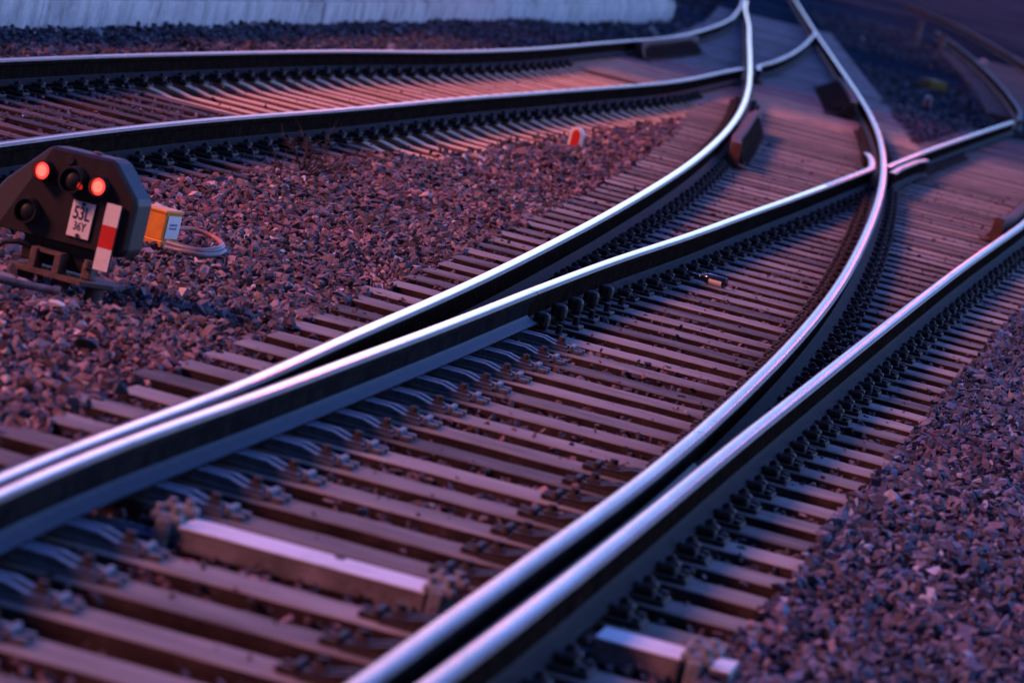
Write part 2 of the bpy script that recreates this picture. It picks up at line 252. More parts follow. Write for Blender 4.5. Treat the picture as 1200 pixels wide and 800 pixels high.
def mat_wall():
    m,t,b=nt('streaked_concrete'); L=t.links
    tc=N(t,'ShaderNodeTexCoord')
    mp=N(t,'ShaderNodeMapping'); mp.inputs['Scale'].default_value=(1.6,1.6,.7); L.new(tc.outputs['Object'],mp.inputs['Vector'])
    n=N(t,'ShaderNodeTexNoise',Scale=2.2,Detail=8.,Roughness=.62); L.new(mp.outputs[0],n.inputs['Vector'])
    r=ramp(t,n.outputs['Fac'],[(.3,(.16,.165,.17)),(.42,(.46,.465,.47)),(.58,(.66,.66,.66)),(.8,(.74,.74,.73))])
    n2=N(t,'ShaderNodeTexNoise',Scale=30.,Detail=6.); L.new(tc.outputs['Object'],n2.inputs['Vector'])
    rr=ramp(t,n2.outputs['Fac'],[(.3,(.75,.75,.75)),(.7,(1.1,1.1,1.1))])
    mx=N(t,'ShaderNodeMix',data_type='RGBA',blend_type='MULTIPLY'); mx.inputs[0].default_value=1; L.new(r.outputs[0],mx.inputs[6]); L.new(rr.outputs[0],mx.inputs[7])
    L.new(mx.outputs[2],b.inputs['Base Color']); b.inputs['Roughness'].default_value=.85
    bp=N(t,'ShaderNodeBump',Strength=.3,Distance=.01); L.new(n2.outputs['Fac'],bp.inputs['Height']); L.new(bp.outputs[0],b.inputs['Normal'])
    return m
M['concrete']=mat_wall()

# ------------------------------------------------------------------ track alignment
def arr(k): return np.array(CURVES[k],float)
def ext(c, y0=None, y1=None):
    c=np.array(c)
    if y0 is not None and y0<c[0,1]:
        d=(c[3]-c[0])/(c[3,1]-c[0,1]); ys=np.linspace(y0,c[0,1],8,endpoint=False)
        c=np.vstack([[c[0]+d*(y-c[0,1]) for y in ys],c])
    if y1 is not None and y1>c[-1,1]:
        d=(c[-1]-c[-3])/(c[-1,1]-c[-3,1]); ys=np.linspace(c[-1,1],y1,11)[1:]
        c=np.vstack([c,[c[-1]+d*(y-c[-1,1]) for y in ys]])
    return c
AL={}
AL['A']=ext(arr('A'),8.5); a_=AL['A']; e_=arr('E'); AL['A']=np.vstack([a_[a_[:,1]<86],[[float(np.interp(y,e_[:,1],e_[:,0]))+g,y] for y,g in ((92,.105),(96,.085),(101,.078))]]); AL['B']=ext(arr('B'),8.5); AL['C']=ext(arr('C'),8.5,150); AL['D']=ext(arr('D'),8.5)
AL['E']=ext(arr('E'),16,150); AL['F']=ext(arr('F'),16); AL['G']=ext(arr('G'),50); AL['H']=arr('H'); AL['V']=arr('V')
# stock rail beyond the frog keeps its gauge to the frog rail
V=AL['V']; dv=np.gradient(V,axis=0); dv/=np.linalg.norm(dv,axis=1)[:,None]
Dfar=V+np.stack([dv[:,1],-dv[:,0]],1)*1.505
AL['D']=np.vstack([AL['D'],Dfar[Dfar[:,1]>AL['D'][-1,1]+1.5]])
def X(k,y):
    c=AL[k]; return float(np.interp(y,c[:,1],c[:,0]))
def slope(k,y): return (X(k,y+.6)-X(k,y-.6))/1.2

PROFILE=[(-.070,-.172),(-.070,-.163),(-.026,-.148),(-.010,-.135),(-.0085,-.055),(-.014,-.046),(-.033,-.040),(-.0345,-.014),(-.031,-.0055),(-.0225,-.0014),(0,0),
         (.0225,-.0014),(.031,-.0055),(.0345,-.014),(.033,-.040),(.014,-.046),(.0085,-.055),(.010,-.135),(.026,-.148),(.070,-.163),(.070,-.172)]
POL={8:2,9:1,10:1,11:2,7:2,12:2,1:3,2:3,17:3,18:3}      # segments with own material: wheel-bright top, shoulders, foot slopes
def dense(c, step=.35):
    c=np.asarray(c); s=np.r_[0,np.cumsum(np.linalg.norm(np.diff(c,axis=0),axis=1))]
    n=max(3,int(s[-1]/step)); S=np.linspace(0,s[-1],n); return np.stack([np.interp(S,s,c[:,0]),np.interp(S,s,c[:,1])],1)
def smooth_c(c, n=7):
    if len(c)<3*n: return c
    k=np.ones(n)/n; pad=np.vstack([2*c[0]-c[1:n//2+1][::-1],c,2*c[-1]-c[-n//2:-1][::-1]]) if False else np.vstack([2*c[0]-c[1:n//2+1][::-1],c,2*c[-1]-c[-(n//2)-1:-1][::-1]])
    return np.stack([np.convolve(pad[:,j],k,'valid') for j in (0,1)],1)
def rail(name, line, mats, label, limL=None, limR=None, foot_h=0.0, zoff=0.0, group=None):
    """sweep the rail profile along a plan line; limL / limR(y) limit the foot beside another rail"""
    c=smooth_c(dense(line)); t=np.gradient(c,axis=0); t/=np.linalg.norm(t,axis=1)[:,None]; nrm=np.stack([t[:,1],-t[:,0]],1)
    mb=MB(); P=len(PROFILE); vs=[];fs=[];ms=[]
    for i,(p,n) in enumerate(zip(c,nrm)):
        for (x,z) in PROFILE:
            if z<-.06:
                if limL is not None and x<0: x=max(x,-max(limL(p[1]),.009))
                if limR is not None and x>0: x=min(x,max(limR(p[1]),.009))
                if foot_h: z=z*(1-foot_h)
            vs.append((p[0]+n[0]*x,p[1]+n[1]*x,z+zoff))
    for i in range(len(c)-1):
        for k in range(P):
            fs.append([i*P+k,i*P+(k+1)%P,(i+1)*P+(k+1)%P,(i+1)*P+k]); ms.append(POL.get(k,0))
    fs.append(list(range(P))[::-1]); ms.append(0); fs.append([(len(c)-1)*P+k for k in range(P)]); ms.append(0)
    org=Vector((c[len(c)//2][0],c[len(c)//2][1],0))
    mb.add([Vector(v)-org for v in vs],fs,ms)
    o=mb.build(name,mats,None,org); shade_auto(o.data,28)
    return tag(o,label,'rail',group)
M['rail_dull']=surf('dull_rail_top',[(.3,(.03,.03,.035)),(.7,(.07,.07,.08))],scale=9,rough=(.5,.7),bump=.1,bscale=60,metal=.3)
M['rail_shoulder']=surf('rail_head_shoulder',[(.3,(.06,.055,.06)),(.7,(.15,.14,.15))],scale=12,rough=(.35,.6),bump=.12,bscale=90,metal=.6,stretch=(1,.15,1))
M['rail_worn']=surf('rail_worn_surface',[(.3,(.07,.07,.085)),(.5,(.16,.16,.19)),(.75,(.36,.35,.40))],scale=5,rough=(.14,.36),bump=.03,bscale=120,metal=1,stretch=(1,.10,1),bdist=.002)
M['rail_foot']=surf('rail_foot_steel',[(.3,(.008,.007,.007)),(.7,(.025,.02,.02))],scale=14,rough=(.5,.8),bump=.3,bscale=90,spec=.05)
M['blade_foot']=surf('blue_sheen_blade_foot',[(.3,(.008,.012,.018)),(.7,(.024,.032,.042))],scale=10,rough=(.35,.55),bump=.15,bscale=70,spec=.2)  # blue tint paints the sky's sheen on the sloping foot
RM=[M['rail_rust'],M['rail_top'],M['rail_shoulder'],M['rail_foot']]; RW=[M['rail_rust'],M['rail_worn'],M['rail_shoulder'],M['rail_foot']]
M['rail_far_top']=surf('rail_seldom_used_top',[(.3,(.06,.055,.06)),(.5,(.13,.12,.13)),(.75,(.25,.23,.25))],scale=5,rough=(.2,.4),bump=.04,bscale=120,metal=1,stretch=(1,.1,1),bdist=.002)
RF=[M['rail_rust'],M['rail_far_top'],M['rail_shoulder'],M['rail_foot']]; RF2=[M['rail_rust'],M['rail_shoulder'],M['rail_shoulder'],M['rail_foot']]; RD=[M['rail_rust'],M['rail_dull'],M['rail_dull'],M['rail_foot']]; BM=[M['blade'],M['rail_top'],M['rail_shoulder'],M['blade_foot']]; BW=[M['blade'],M['rail_worn'],M['rail_shoulder'],M['blade_foot']]
seg=lambda k,a,b: AL[k][(AL[k][:,1]>=a)&(AL[k][:,1]<=b)]
def cut(k,a,b):
    ys=[a]+[y for y in AL[k][:,1] if a<y<b]+[b]; return np.array([(X(k,y),y) for y in ys])
gapAB=lambda y: X('B',y)-X('A',y)-.078
gapCD=lambda y: X('D',y)-X('C',y)-.078
rail('stock_rail',cut('A',8.5,101),RM,'curved outer left rail of the near points, running up to the far junction')
# closure rail: switch blade up to the heel, then ordinary rail
yh=21.6
rail('switch_blade',cut('B',8.5,yh),BM,'planed switch blade with bluish side lying tight against the curved left rail',limL=gapAB,foot_h=.09)
rail('closure_rail',cut('B',yh+.012,36.4),RM,'bright rail running from the switch blade heel towards the frog')
# wing rail: bends at the frog and runs beside the nose
wl=[(X('B',y),y) for y in (36.412,37.2,38,39,40,40.6)]+[(X('C',41.2)-.115,41.15),(X('C',42.2)-.115,42.2),(X('C',43.0)-.13,43.0),(X('C',43.6)-.17,43.6)]
rail('wing_rail',np.array(wl),RW,'dull left wing rail of the frog with its short bent end')
rail('switch_blade',cut('C',8.5,17.5),BW,'open switch blade beside the straight right rail at the bottom edge',limR=gapCD,foot_h=.09)
rail('closure_rail',cut('C',17.512,140),RW,'bowed rail sweeping from the right blade through the frog to the top edge')
wr=[(X('C',40.9)+.082,40.95),(X('V',42.2)+.10,42.2),(X('V',43.4)+.105,43.4),(X('V',44.4)+.11,44.4),(X('V',45.2)+.15,45.2)]
rail('wing_rail',np.array(wr),RF,'short dull wing rail lying along the right side of the frog')
rail('frog_rail',cut('V',41.9,63.0),RW,'rail leaving the frog towards the dark crossing at the right edge',limL=lambda y: max(.009,min(.07,X('V',y)-X('C',y)-.05)))
rail('stock_rail',cut('D',8.5,63.0),RW,'straight outer rail beside the gravel shoulder at the right, with a check rail far up')
rail('stock_rail',cut('E',16,140),RF,'outer rail of the left track running along the pale concrete wall')
def yx(k1,k2,a,b):
    ys=np.linspace(a,b,600); d=[abs(X(k1,y)-X(k2,y)) for y in ys]; return float(ys[int(np.argmin(d))])
yf=yx('A','F',50,70)
rail('closure_rail',cut('F',16,yf-1.1),RF,'inner rail of the left track passing above the dwarf signal, up to the second frog')
f2=cut('F',yf+1.0,87.0); hook=[(X('A',yf-.5)+.13,yf-.5),(X('A',yf-.1)+.11,yf-.1),(X('A',yf+.5)+.105,yf+.5)]
rail('closure_rail',np.vstack([hook,f2]),RF,'short rail between the second frog and the long frog rail, tapering into it',limR=lambda y: max(.009,min(.07,X('C',y)-X('F',y)-.08)))
rail('distant_rail',cut('G',55,158),RD,'outer dark rail of the separate track at the upper right')
rail('distant_rail',np.vstack([V[-1:]+[[.16,.9]],AL['H']]),RD,'inner dark rail of the separate track, curving down to the right edge')

# ------------------------------------------------------------------ fastenings and chairs (shared meshes)
def fastening_mesh(sides=(-1,1)):
    b=MB()
    b.box(((0 if len(sides)==2 else sides[0]*.09),0,.009),((.36 if len(sides)==2 else .18),.17,.018),0,bev=.004)
    for s in sides:
        b.box((s*.098,0,.036),(.075,.10,.036),0,bev=.012)          # clip plate
        b.box((s*.112,0,.052),(.055,.065,.02),0,bev=.008)
        b.cyl((s*.105,0,.03),(s*.105,0,.082),.012,n=8)
        b.cyl((s*.105,0,.056),(s*.105,0,.074),.022,n=6)            # nut
        for q in (-1,1): b.cyl((s*.158,q*.055,.015),(s*.158,q*.055,.034),.017,n=6)
    return b.mesh('rail_fastening',M['fasten'])
FAST=fastening_mesh(); FAST_L=fastening_mesh((-1,)); FAST_R=fastening_mesh((1,))
def chair_mesh(sg,mt):
    b=MB()
    b.box((sg*.06,0,.007),(.50,.17,.014),0,bev=.003)
    for q in (-1,1):
        y=q*.048
        P=[(-.15,.0),(.165,.0),(.225,.012),(.225,.03),(.165,.046),(-.15,.046)]
        poly=[(sg*x,y-.022,z+.001) for x,z in [(-.15,0),(.23,0),(.30,0),(.30,.026),(.236,.028),(.178,.0445),(-.15,.0445)]]
        b.prism(poly,(0,.044,0),0)
    b.box((sg*.01,0,.022),(.30,.10,.040),0)
    b.box((sg*.262,0,.030),(.05,.05,.02),1,bev=.006)
    b.cyl((sg*.262,0,.03),(sg*.262,0,.062),.018,n=6,mat=1)
    b.box((sg*.322,0,.022),(.022,.13,.034),0,bev=.006)
    for q in (-1,1): b.box((sg*.35,q*.045,.012),(.05,.035,.02),0,bev=.004)
    return b.mesh('slide_chair',[M[mt],M['fasten']])
CHR={1:chair_mesh(1,'chair'),-1:chair_mesh(-1,'fasten')}
def heel_mesh():
    b=MB()
    b.box((0,0,.009),(.40,.17,.018),0,bev=.004)
    for s in (-1,1):
        b.box((s*.07,0,.060),(.08,.085,.085),0,bev=.022)
        b.cyl((s*.165,0,.015),(s*.165,0,.06),.018,n=6)
        b.cyl((s*.05,0,.068),(s*.095,0,.068),.018,n=6)
    return b.mesh('heel_block',M['fasten'])
HEEL=heel_mesh()

# ------------------------------------------------------------------ sleepers
def trough(mb, L, hw, ht, hb, z0, z1, segs=1, bump=None, round_=False, jit=0):
    """inverted trough along x: top half width ht, bottom half width hb"""
    if round_:
        prof=[(-hb,z0)]+[(-ht*1.25*math.cos(a),z1-.06+.06*math.sin(a)) for a in np.linspace(.25,math.pi-.25,9)]+[(hb,z0)]
    else:
        prof=[(-hb,z0),(-ht-.010,z1-.03),(-ht-.003,z1-.006),(-ht+.008,z1),(ht-.008,z1),(ht+.003,z1-.006),(ht+.010,z1-.03),(hb,z0)]
    xs=np.linspace(-L/2,L/2,segs+1); P=len(prof); vs=[];fs=[]
    for x in xs:
        dz=bump(x) if bump else 0
        e=random.uniform(-1,1)*jit
        for (y,z) in prof: vs.append((x,y+(e if z>z0 else 0),z+(dz if z>z0+.001 else 0)+random.uniform(-1,1)*jit*.5))
    ms=[]
    for i in range(segs):
        for k in range(P-1):
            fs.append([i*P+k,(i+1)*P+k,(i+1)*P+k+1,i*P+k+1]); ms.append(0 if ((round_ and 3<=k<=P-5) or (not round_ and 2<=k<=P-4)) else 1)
    ms+=[0,0]
    fs.append(list(range(P))); fs.append([segs*P+k for k in range(P)][::-1])
    mb.add(vs,fs,ms)
    return mb
SL_TOP=-.2
def place_fast(parent, sc_, ux, uy, key, y, mesh, name):
    # where the sleeper axis meets rail `key`
    px,py=sc_
    yy=py
    for _ in range(4):
        xx=X(key,yy); s=(xx-px)/ux; yy=py+s*uy
    o=link(name,mesh,parent); o.location=(s,0,0)
    ang=math.atan2(uy,ux); rail_ang=-math.atan(slope(key,yy))
    o.rotation_euler=(0,0,rail_ang-ang)
    return o
NEAR_SL=[]
TRACK_ZONES=[]
def sleeper_at(p0,p1,name,mat,label,group,kind='flat',cat='sleeper',rails=(),fast=True):
    c=((p0[0]+p1[0])/2,(p0[1]+p1[1])/2); d=(p1[0]-p0[0],p1[1]-p0[1]); L=math.hypot(*d)
    a=math.atan2(d[1],d[0]); mb=MB()
    if kind=='flat': trough(mb,L,0,.130,.15,-.12,0,segs=max(2,int(L/.11)),jit=.0025)
    elif kind=='timber': trough(mb,L,0,.11,.125,-.14,-.008,segs=max(2,int(L/.2)),jit=.006)
    else:
        k0,k1=-L/2+.53,L/2-.83
        def bump(x):
            ax=min(abs(x-k0),abs(x-k1))
            return .012-.045*(1-math.exp(-(ax/.25)**4))
        trough(mb,L,0,.095,.13,-.16,0,segs=28,bump=bump,round_=True,jit=.002)
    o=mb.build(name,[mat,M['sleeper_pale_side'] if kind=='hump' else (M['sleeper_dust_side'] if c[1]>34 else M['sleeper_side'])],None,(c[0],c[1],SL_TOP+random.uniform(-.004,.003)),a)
    if kind=='hump': shade_auto(o.data,40)
    tag(o,label,cat,group)
    spots=[]
    for key,mesh,nm in rails: spots.append(place_fast(o,c,math.cos(a),math.sin(a),key,c[1],mesh,nm).location.x)
    # oil and brake dust settle on the sleeper beside each rail
    at=o.data.attributes.new('grime','FLOAT','POINT'); w_=random.uniform(.17,.24)
    at.data.foreach_set('value',[max([0]+[math.exp(-((v.co.x-p)/w_)**2) for p in spots]) for v in o.data.vertices])
    return o

m_=-.148     # plan direction of the turnout's sleepers
yr=19.21; ys=[]
y=19.21
while y>9.2: y-=.548
BOX_Y=None
while y<52:
    if y<20: st=.548
    else: st=.56
    xr=X('D',y)+.47; 
    # left end on the left rail
    yl=y
    for _ in range(5):
        xl=X('A',yl)-(.56+random.uniform(-.06,.05)); yl=y+m_*(xl-xr)
    xr+=random.uniform(-.03,.03)
    p0=(xl,yl);p1=(xr,y)
    if abs(y-13.07)<.2:
        BOX=(p0,p1)
    else:
        rails=[]
        if y<62:
            rails.append(('A',FAST_L if y<24 else FAST,'rail_fastening'))
            yb=y+m_*(X('B',y)-xr); ycm=y+m_*(X('C',y)-xr)
            if yb<21.3: rails.append(('B',CHR[1],'slide_chair'))
            elif yb<24: rails.append(('B',HEEL,'heel_block'))
            elif 24<yb<40.8: rails.append(('B',FAST,'rail_fastening'))
            if ycm<17.2: rails.append(('C',CHR[-1],'slide_chair'))
            else: rails.append(('C',FAST,'rail_fastening'))
            if yb>44: rails.append(('V',FAST,'rail_fastening'))
            rails.append(('D',FAST_R if y<17.5 else FAST,'rail_fastening'))
        sleeper_at(p0,p1,'turnout_sleeper',M['sleeper'],'flat brown steel sleeper lying across the near points, under both curved and straight rails','sleepers of the near points','flat',rails=rails)
    y+=st
# left track: pale, then dark
y=16.6
LS=[]
while y<51.5:
    sl=slope('E',max(y,28.5)); mm=-sl
    xe=X('E',y)-.5; 
    yf_=y
    for _ in range(5):
        xf=X('F',yf_)+(.85 if y>31.4 else .55); yf_=y+mm*(xf-xe)
    if y>31.45:
        sleeper_at((xe,y),(xf,yf_),'track_sleeper',M['sleeper_pale'],'pale glow-tinted steel sleeper with humped rail seats under the left track','pale sleepers of the left track','hump',rails=[('E',FAST,'rail_fastening'),('F',FAST,'rail_fastening')])
    elif y>18:
        sleeper_at((xe,y),(xf,yf_),'track_sleeper',M['sleeper_dark'],'dark tarred sleeper between dark ballast at the near end of the left track','dark sleepers of the left track','timber',rails=[('E',FAST,'rail_fastening'),('F',FAST,'rail_fastening')])
    y+=.57
# junction: long sleepers under both tracks
y=51.85
while y<97:
    sl=(slope('E',y)+slope('C',y))/2; mm=-sl
    xe=X('E',y)-.5; yc=y
    for _ in range(5):
        xc=X('C',yc)+.6; yc=y+mm*(xc-xe)
    sleeper_at((xe,y),(xc,yc),'junction_sleeper',M['sleeper_pale'] if y<57 else M['sleeper_grey'],'long dusty sleeper under the far junction where the left track merges','long sleepers of the far junction','flat')
    y+=.585
y=52.6
while y<62.8:
    sl=slope('V',min(y,62)); mm=-sl; xv=X('V',y)-.5; yd=y
    for _ in range(5):
        xd=min(X('D',yd),X('V',yd)+1.6)+.5; yd=y+mm*(xd-xv)
    sleeper_at((xv,y),(xd,yd),'track_sleeper',M['sleeper'],'greyish sleeper under the right-hand track beyond the frog','sleepers beyond the frog'); y+=.6
y=71.
while y<108:
    sl=slope('H',y); mm=-sl; xh=X('H',y)-.45; yg=y
    for _ in range(5):
        xg=X('H',yg)+1.95; yg=y+mm*(xg-xh)
    sleeper_at((xh,y),(xg,yg),'track_sleeper',M['sleeper_shade'],'greyish sleeper of the separate dark track at the upper right','sleepers of the separate track'); y+=.62

# ------------------------------------------------------------------ hollow steel sleeper of the point machine
(bp0,bp1)=BOX; ba=math.atan2(bp1[1]-bp0[1],bp1[0]-bp0[0])
pm=empty('point_lock_sleeper',(bp0[0],bp0[1],SL_TOP-.03),ba)
tag(pm,'pale galvanised hollow sleeper with bolted brackets crossing the near points','hollow sleeper')
bl_=math.hypot(bp1[0]-bp0[0],bp1[1]-bp0[1])
def along(key):
    px,py=bp0; yy=py
    for _ in range(5):
        s=(X(key,yy)-px)/math.cos(ba); yy=py+s*math.sin(ba)
    return s
sB,sC,sD=along('B'),along('C'),along('D')
b=MB(); b.box((bl_/2,0,-.04),(bl_,.24,.07),0,bev=.005); b.build('trough',M['sleeper_side'],pm)
def cover(x0,x1,h=.07):
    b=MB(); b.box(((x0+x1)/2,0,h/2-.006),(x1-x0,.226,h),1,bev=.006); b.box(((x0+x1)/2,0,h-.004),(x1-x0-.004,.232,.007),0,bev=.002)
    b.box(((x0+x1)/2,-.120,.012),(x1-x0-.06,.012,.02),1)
    return b
b=cover(sB+.31,sC-.27); 
c1=b.build('cover',[M['galv'],M['cover_side']],pm); c1['label']='long pale cover plate between the two switch blades'
b=MB(); b.box(((sB+sC)/2+.10,.075,.069),(.03,.03,.012),0,bev=.003); b.build('vent_plug',M['black'],c1)
b=cover(sD+.11,sD+.38,.075); b.build('cover',[M['galv'],M['cover_side']],pm)
b=cover(sD+.47,bl_+.05,.075); b.build('cover',[M['galv'],M['cover_side']],pm)
for x in (sB+.265,sC-.235,sD+.425):
    b=MB()
    b.box((x,0,.035),(.045,.28,.095),0,bev=.008)
    b.box((x,.09,.088),(.11,.05,.03),0,bev=.008); b.box((x,-.09,.080),(.10,.05,.03),0,bev=.008)
    for q in (-1,1):
        b.cyl((x+.025,q*.085,.09),(x+.025,q*.085,.125),.017,n=6); b.cyl((x-.03,q*.085,.085),(x-.03,q*.085,.118),.014,n=6)
    b.build('bracket',M['bracket'],pm)
for (xa,xb,q) in ((sB+.02,sB+.3,-.06),(sB+.02,sB+.3,.04),(sC-.34,sD+.1,-.02)):
    b=MB(); b.cyl((xa,q,0),(xb,q,0),.016,n=8); b.build('drive_rod',M['chair'],pm)

# ------------------------------------------------------------------ check rails
def check_rail(key, side, y0, y1, w, label, gap=.085):
    ys_=np.linspace(y0,y1,40); rows=[]
    mb=MB(); vs=[];fs=[];ms=[]
    P=None
    for yv in ys_:
        t=(yv-y0)/(y1-y0); fl=.05*max(0,1-min(t,1-t)/.14)
        s=slope(key,yv); n=np.array([1,-s])/math.hypot(1,s); p=np.array([X(key,yv),yv])
        o0=side*(.035+gap*.6+fl)
        prof=[(o0,-.17),(o0,.018),(o0+side*.012,.024),(o0+side*.075,.024),(o0+side*.088,.012),(o0+side*.088,-.03),(o0+side*(w*.55),-.165),(o0+side*w,-.18),(o0+side*w,-.195)]
        P=len(prof)
        for (x,z) in prof: vs.append((p[0]+n[0]*x,p[1]+n[1]*x,z))
    for i in range(len(ys_)-1):
        for k in range(P): fs.append([i*P+k,i*P+(k+1)%P,(i+1)*P+(k+1)%P,(i+1)*P+k]); ms.append(1 if k==2 else 0)
    fs.append(list(range(P))); ms.append(0); fs.append([(len(ys_)-1)*P+k for k in range(P)]); ms.append(0)
    org=Vector((X(key,y0),y0,0)); mb.add([Vector(v)-org for v in vs],fs,ms)
    root=mb.build('check_rail',[M['check'],M['check']],None,org); tag(root,label,'check rail')
    for yv in np.arange(y0+.35,y1-.2,.55):
        s=slope(key,yv); a=-math.atan(s); b=MB()
        o0=side*(.035+gap*.6)
        poly=[(o0+side*.089,-.02,-.004),(o0+side*.11,-.02,-.004),(o0+side*(w+.02),-.02,-.165),(o0+side*(w+.05),-.02,-.195),(o0+side*.089,-.02,-.195)]
        b.prism(poly,(0,.04,0),0)
        b.build('rib',M['check'],root,(X(key,yv)-org.x,yv-org.y,0),a)
    return root
check_rail('A',1,39.2,46.5,.17,'rusty ribbed check rail leaning against the long curved left rail opposite the frog')
check_rail('C',-1,55.0,63.0,.36,'broad dark red check rail on the left of the rail climbing beyond the frog')
check_rail('E',1,58.0,66.0,.26,'dark red check rail below the wall-side rail of the left track')
check_rail('D',-1,37.3,44.0,.17,'pale-topped check rail cut by the right edge beside the straight outer rail')

# ------------------------------------------------------------------ dwarf signal
SO=Vector((-1.95,19.1,0)); SYAW=R(-15)
sig=empty('dwarf_signal',(SO.x,SO.y,-.2),SYAW)
tag(sig,'low dark trackside signal with two lit red lamps and a number plate','signal')
Z0=.2   # local z of rail-top plane
face=[(-.40,-.043),(-.40,.115),(-.374,.158),(-.205,.333),(-.187,.343),(.085,.352),(.112,.340),(.226,.216),(.237,.196),(.237,.0),(.225,-.022),(.20,-.033)]
rim=[(-.410,-.050),(-.410,.120),(-.380,.167),(-.209,.345),(-.190,.356),(.088,.365),(.120,.352),(.240,.224),(.252,.200),(.252,-.004),(.238,-.032),(.204,-.045)]
b=MB()
def crease(u,v):   # the left field of the face is bent back behind a diagonal crease
    d=(u+.33)*-.64+(v+.045)*.55
    d=(-(u+.36)*.85+(v+.045)*.42)
    return max(0,d)*.30
n=len(face)
fv=[(u,0+crease(u,v),v+Z0) for u,v in face]; rv=[(u,.018+.7*crease(u,v),v+Z0) for u,v in rim]; bv=[(u*.99,.19,v+Z0-.002) for u,v in rim]
# face fan about a few inner points so the crease shows
ci=len(fv); c0=(-.36+.0,0,-.045+Z0)
b.add(fv+rv+bv,[[i,(i+1)%n,n+(i+1)%n,n+i] for i in range(n)]+[[n+i,n+(i+1)%n,2*n+(i+1)%n,2*n+i] for i in range(n)]+[[2*n+i for i in range(n)]],0)
cr=[(-.352,-.043),(-.187,.343)]
b.add([(-.36,0,-.043+Z0)]+fv,[[0,1,2],[0,2,3],[0,3,4],[0,4,5]]+[[0]+list(range(5,n+1))],0)
hs=b.build('housing',M['housing'],sig)
mod=hs.modifiers.new('edge','BEVEL'); mod.width=.008; mod.segments=2; mod.limit_method='ANGLE'; mod.angle_limit=R(25)
def lamp(u,v,lit,len_=.055,r=.039):
    mb=MB(); nseg=28; vs=[];fs=[]
    sx=.86
    ring=lambda rr,yy,sl: [(u+math.cos(2*math.pi*k/nseg)*rr*sx, yy+sl*math.cos(2*math.pi*k/nseg), v+Z0+math.sin(2*math.pi*k/nseg)*rr) for k in range(nseg)]
    A0=ring(r*1.22,.01,0);A1=ring(r*1.1,-len_,.012);A2=ring(r*.98,-len_,.012);A3=ring(r*.94,-len_+.022,0)
    vs=A0+A1+A2+A3
    for j in range(3):
        for k in range(nseg): fs.append([j*nseg+k,j*nseg+(k+1)%nseg,(j+1)*nseg+(k+1)%nseg,(j+1)*nseg+k])
    mb.add(vs,fs,0,True); h=mb.build('lamp_hood',M['housing'] if lit else M['black'],sig); shade_auto(h.data,40)
    mb=MB(); vs=[(u,-len_+.0,v+Z0)]; 
    for j,(q,dy) in enumerate(((.35,.003),(.7,.010),(1,.021))): vs+=[(u+math.cos(2*math.pi*k/nseg)*r*.95*q*sx,-len_+dy,v+Z0+math.sin(2*math.pi*k/nseg)*r*.95*q) for k in range(nseg)]
    fs=[[0,1+k,1+(k+1)%nseg] for k in range(nseg)]
    for j in range(2):
        for k in range(nseg): fs.append([1+j*nseg+k,1+j*nseg+(k+1)%nseg,1+(j+1)*nseg+(k+1)%nseg,1+(j+1)*nseg+k])
    mb.add(vs,fs,[0]*nseg+[0]*nseg+[1]*nseg,True); l=mb.build('lens',[M['lamp'],M['lamp_rim']] if lit else [M['black'],M['black']],h)
    l['label']='glowing red lens' if lit else 'unlit dark lens'
    return h
lamp(-.196,.243,True); lamp(.072,.239,True); lamp(-.048,.238,False,.075,.052); lamp(-.228,.058,False,.06,.05)
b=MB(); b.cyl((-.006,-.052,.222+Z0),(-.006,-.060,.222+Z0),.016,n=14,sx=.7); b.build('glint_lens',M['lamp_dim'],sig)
b=MB(); b.cyl((-.095,.004,.316+Z0),(-.095,-.008,.316+Z0),.019,n=14); b.build('cap_screw',M['black'],sig)
b=MB(); b.cyl((-.01,.09,.36+Z0),(-.01,.09,.372+Z0),.02,n=10); b.build('top_screw',M['iron'],sig)
# plate with writing
b=MB(); b.box((.017,-.007,.0765+Z0),(.105,.006,.157),0,bev=.002); pl=b.build('number_plate',M['white'],sig)
b=MB(); 
for v in (.146,.008): b.cyl((.017,-.0098,v+Z0),(.017,-.016,v+Z0),.0085,n=10)
b.build('plate_screw',M['black'],pl)
def text(s,size,loc,parent,mat,sx=1.0,bold=0.0,name='lettering'):
    cu=bpy.data.curves.new(name,'FONT'); cu.body=s; cu.size=size; cu.align_x='CENTER'; cu.align_y='CENTER'; cu.extrude=.0006; cu.offset=bold
    to=bpy.data.objects.new(name+'_tmp',cu); col.objects.link(to); bpy.context.view_layer.update()
    dg=bpy.context.evaluated_depsgraph_get(); me=bpy.data.meshes.new_from_object(to.evaluated_get(dg)); bpy.data.objects.remove(to)
    me.materials.clear(); me.materials.append(mat)
    o=link(name,me,parent,loc); o.rotation_euler=(R(90),0,0); o.scale=(sx,1,1); return o
text('53L',.080,(.015,-.0112,.102+Z0),pl,M['ink'],.66,.0012)
text('36Y',.052,(.017,-.0112,.046+Z0),pl,M['ink'],.70,.0002)
# red-white marker strip standing in front of the face
b=MB(); b.box((.1585,-.016,.0345+Z0),(.078,.012,.300),0,bev=.002); st=b.build('marker_strip',M['black'],sig)
for (v0,v1,mt) in ((.085,.181,'white'),(-.0145,.0845,'red'),(-.112,-.015,'white')):
    b=MB(); b.box((.1585,-.0245,(v0+v1)/2+Z0),(.068,.004,v1-v0),0); b.build('strip_band',M[mt],st)
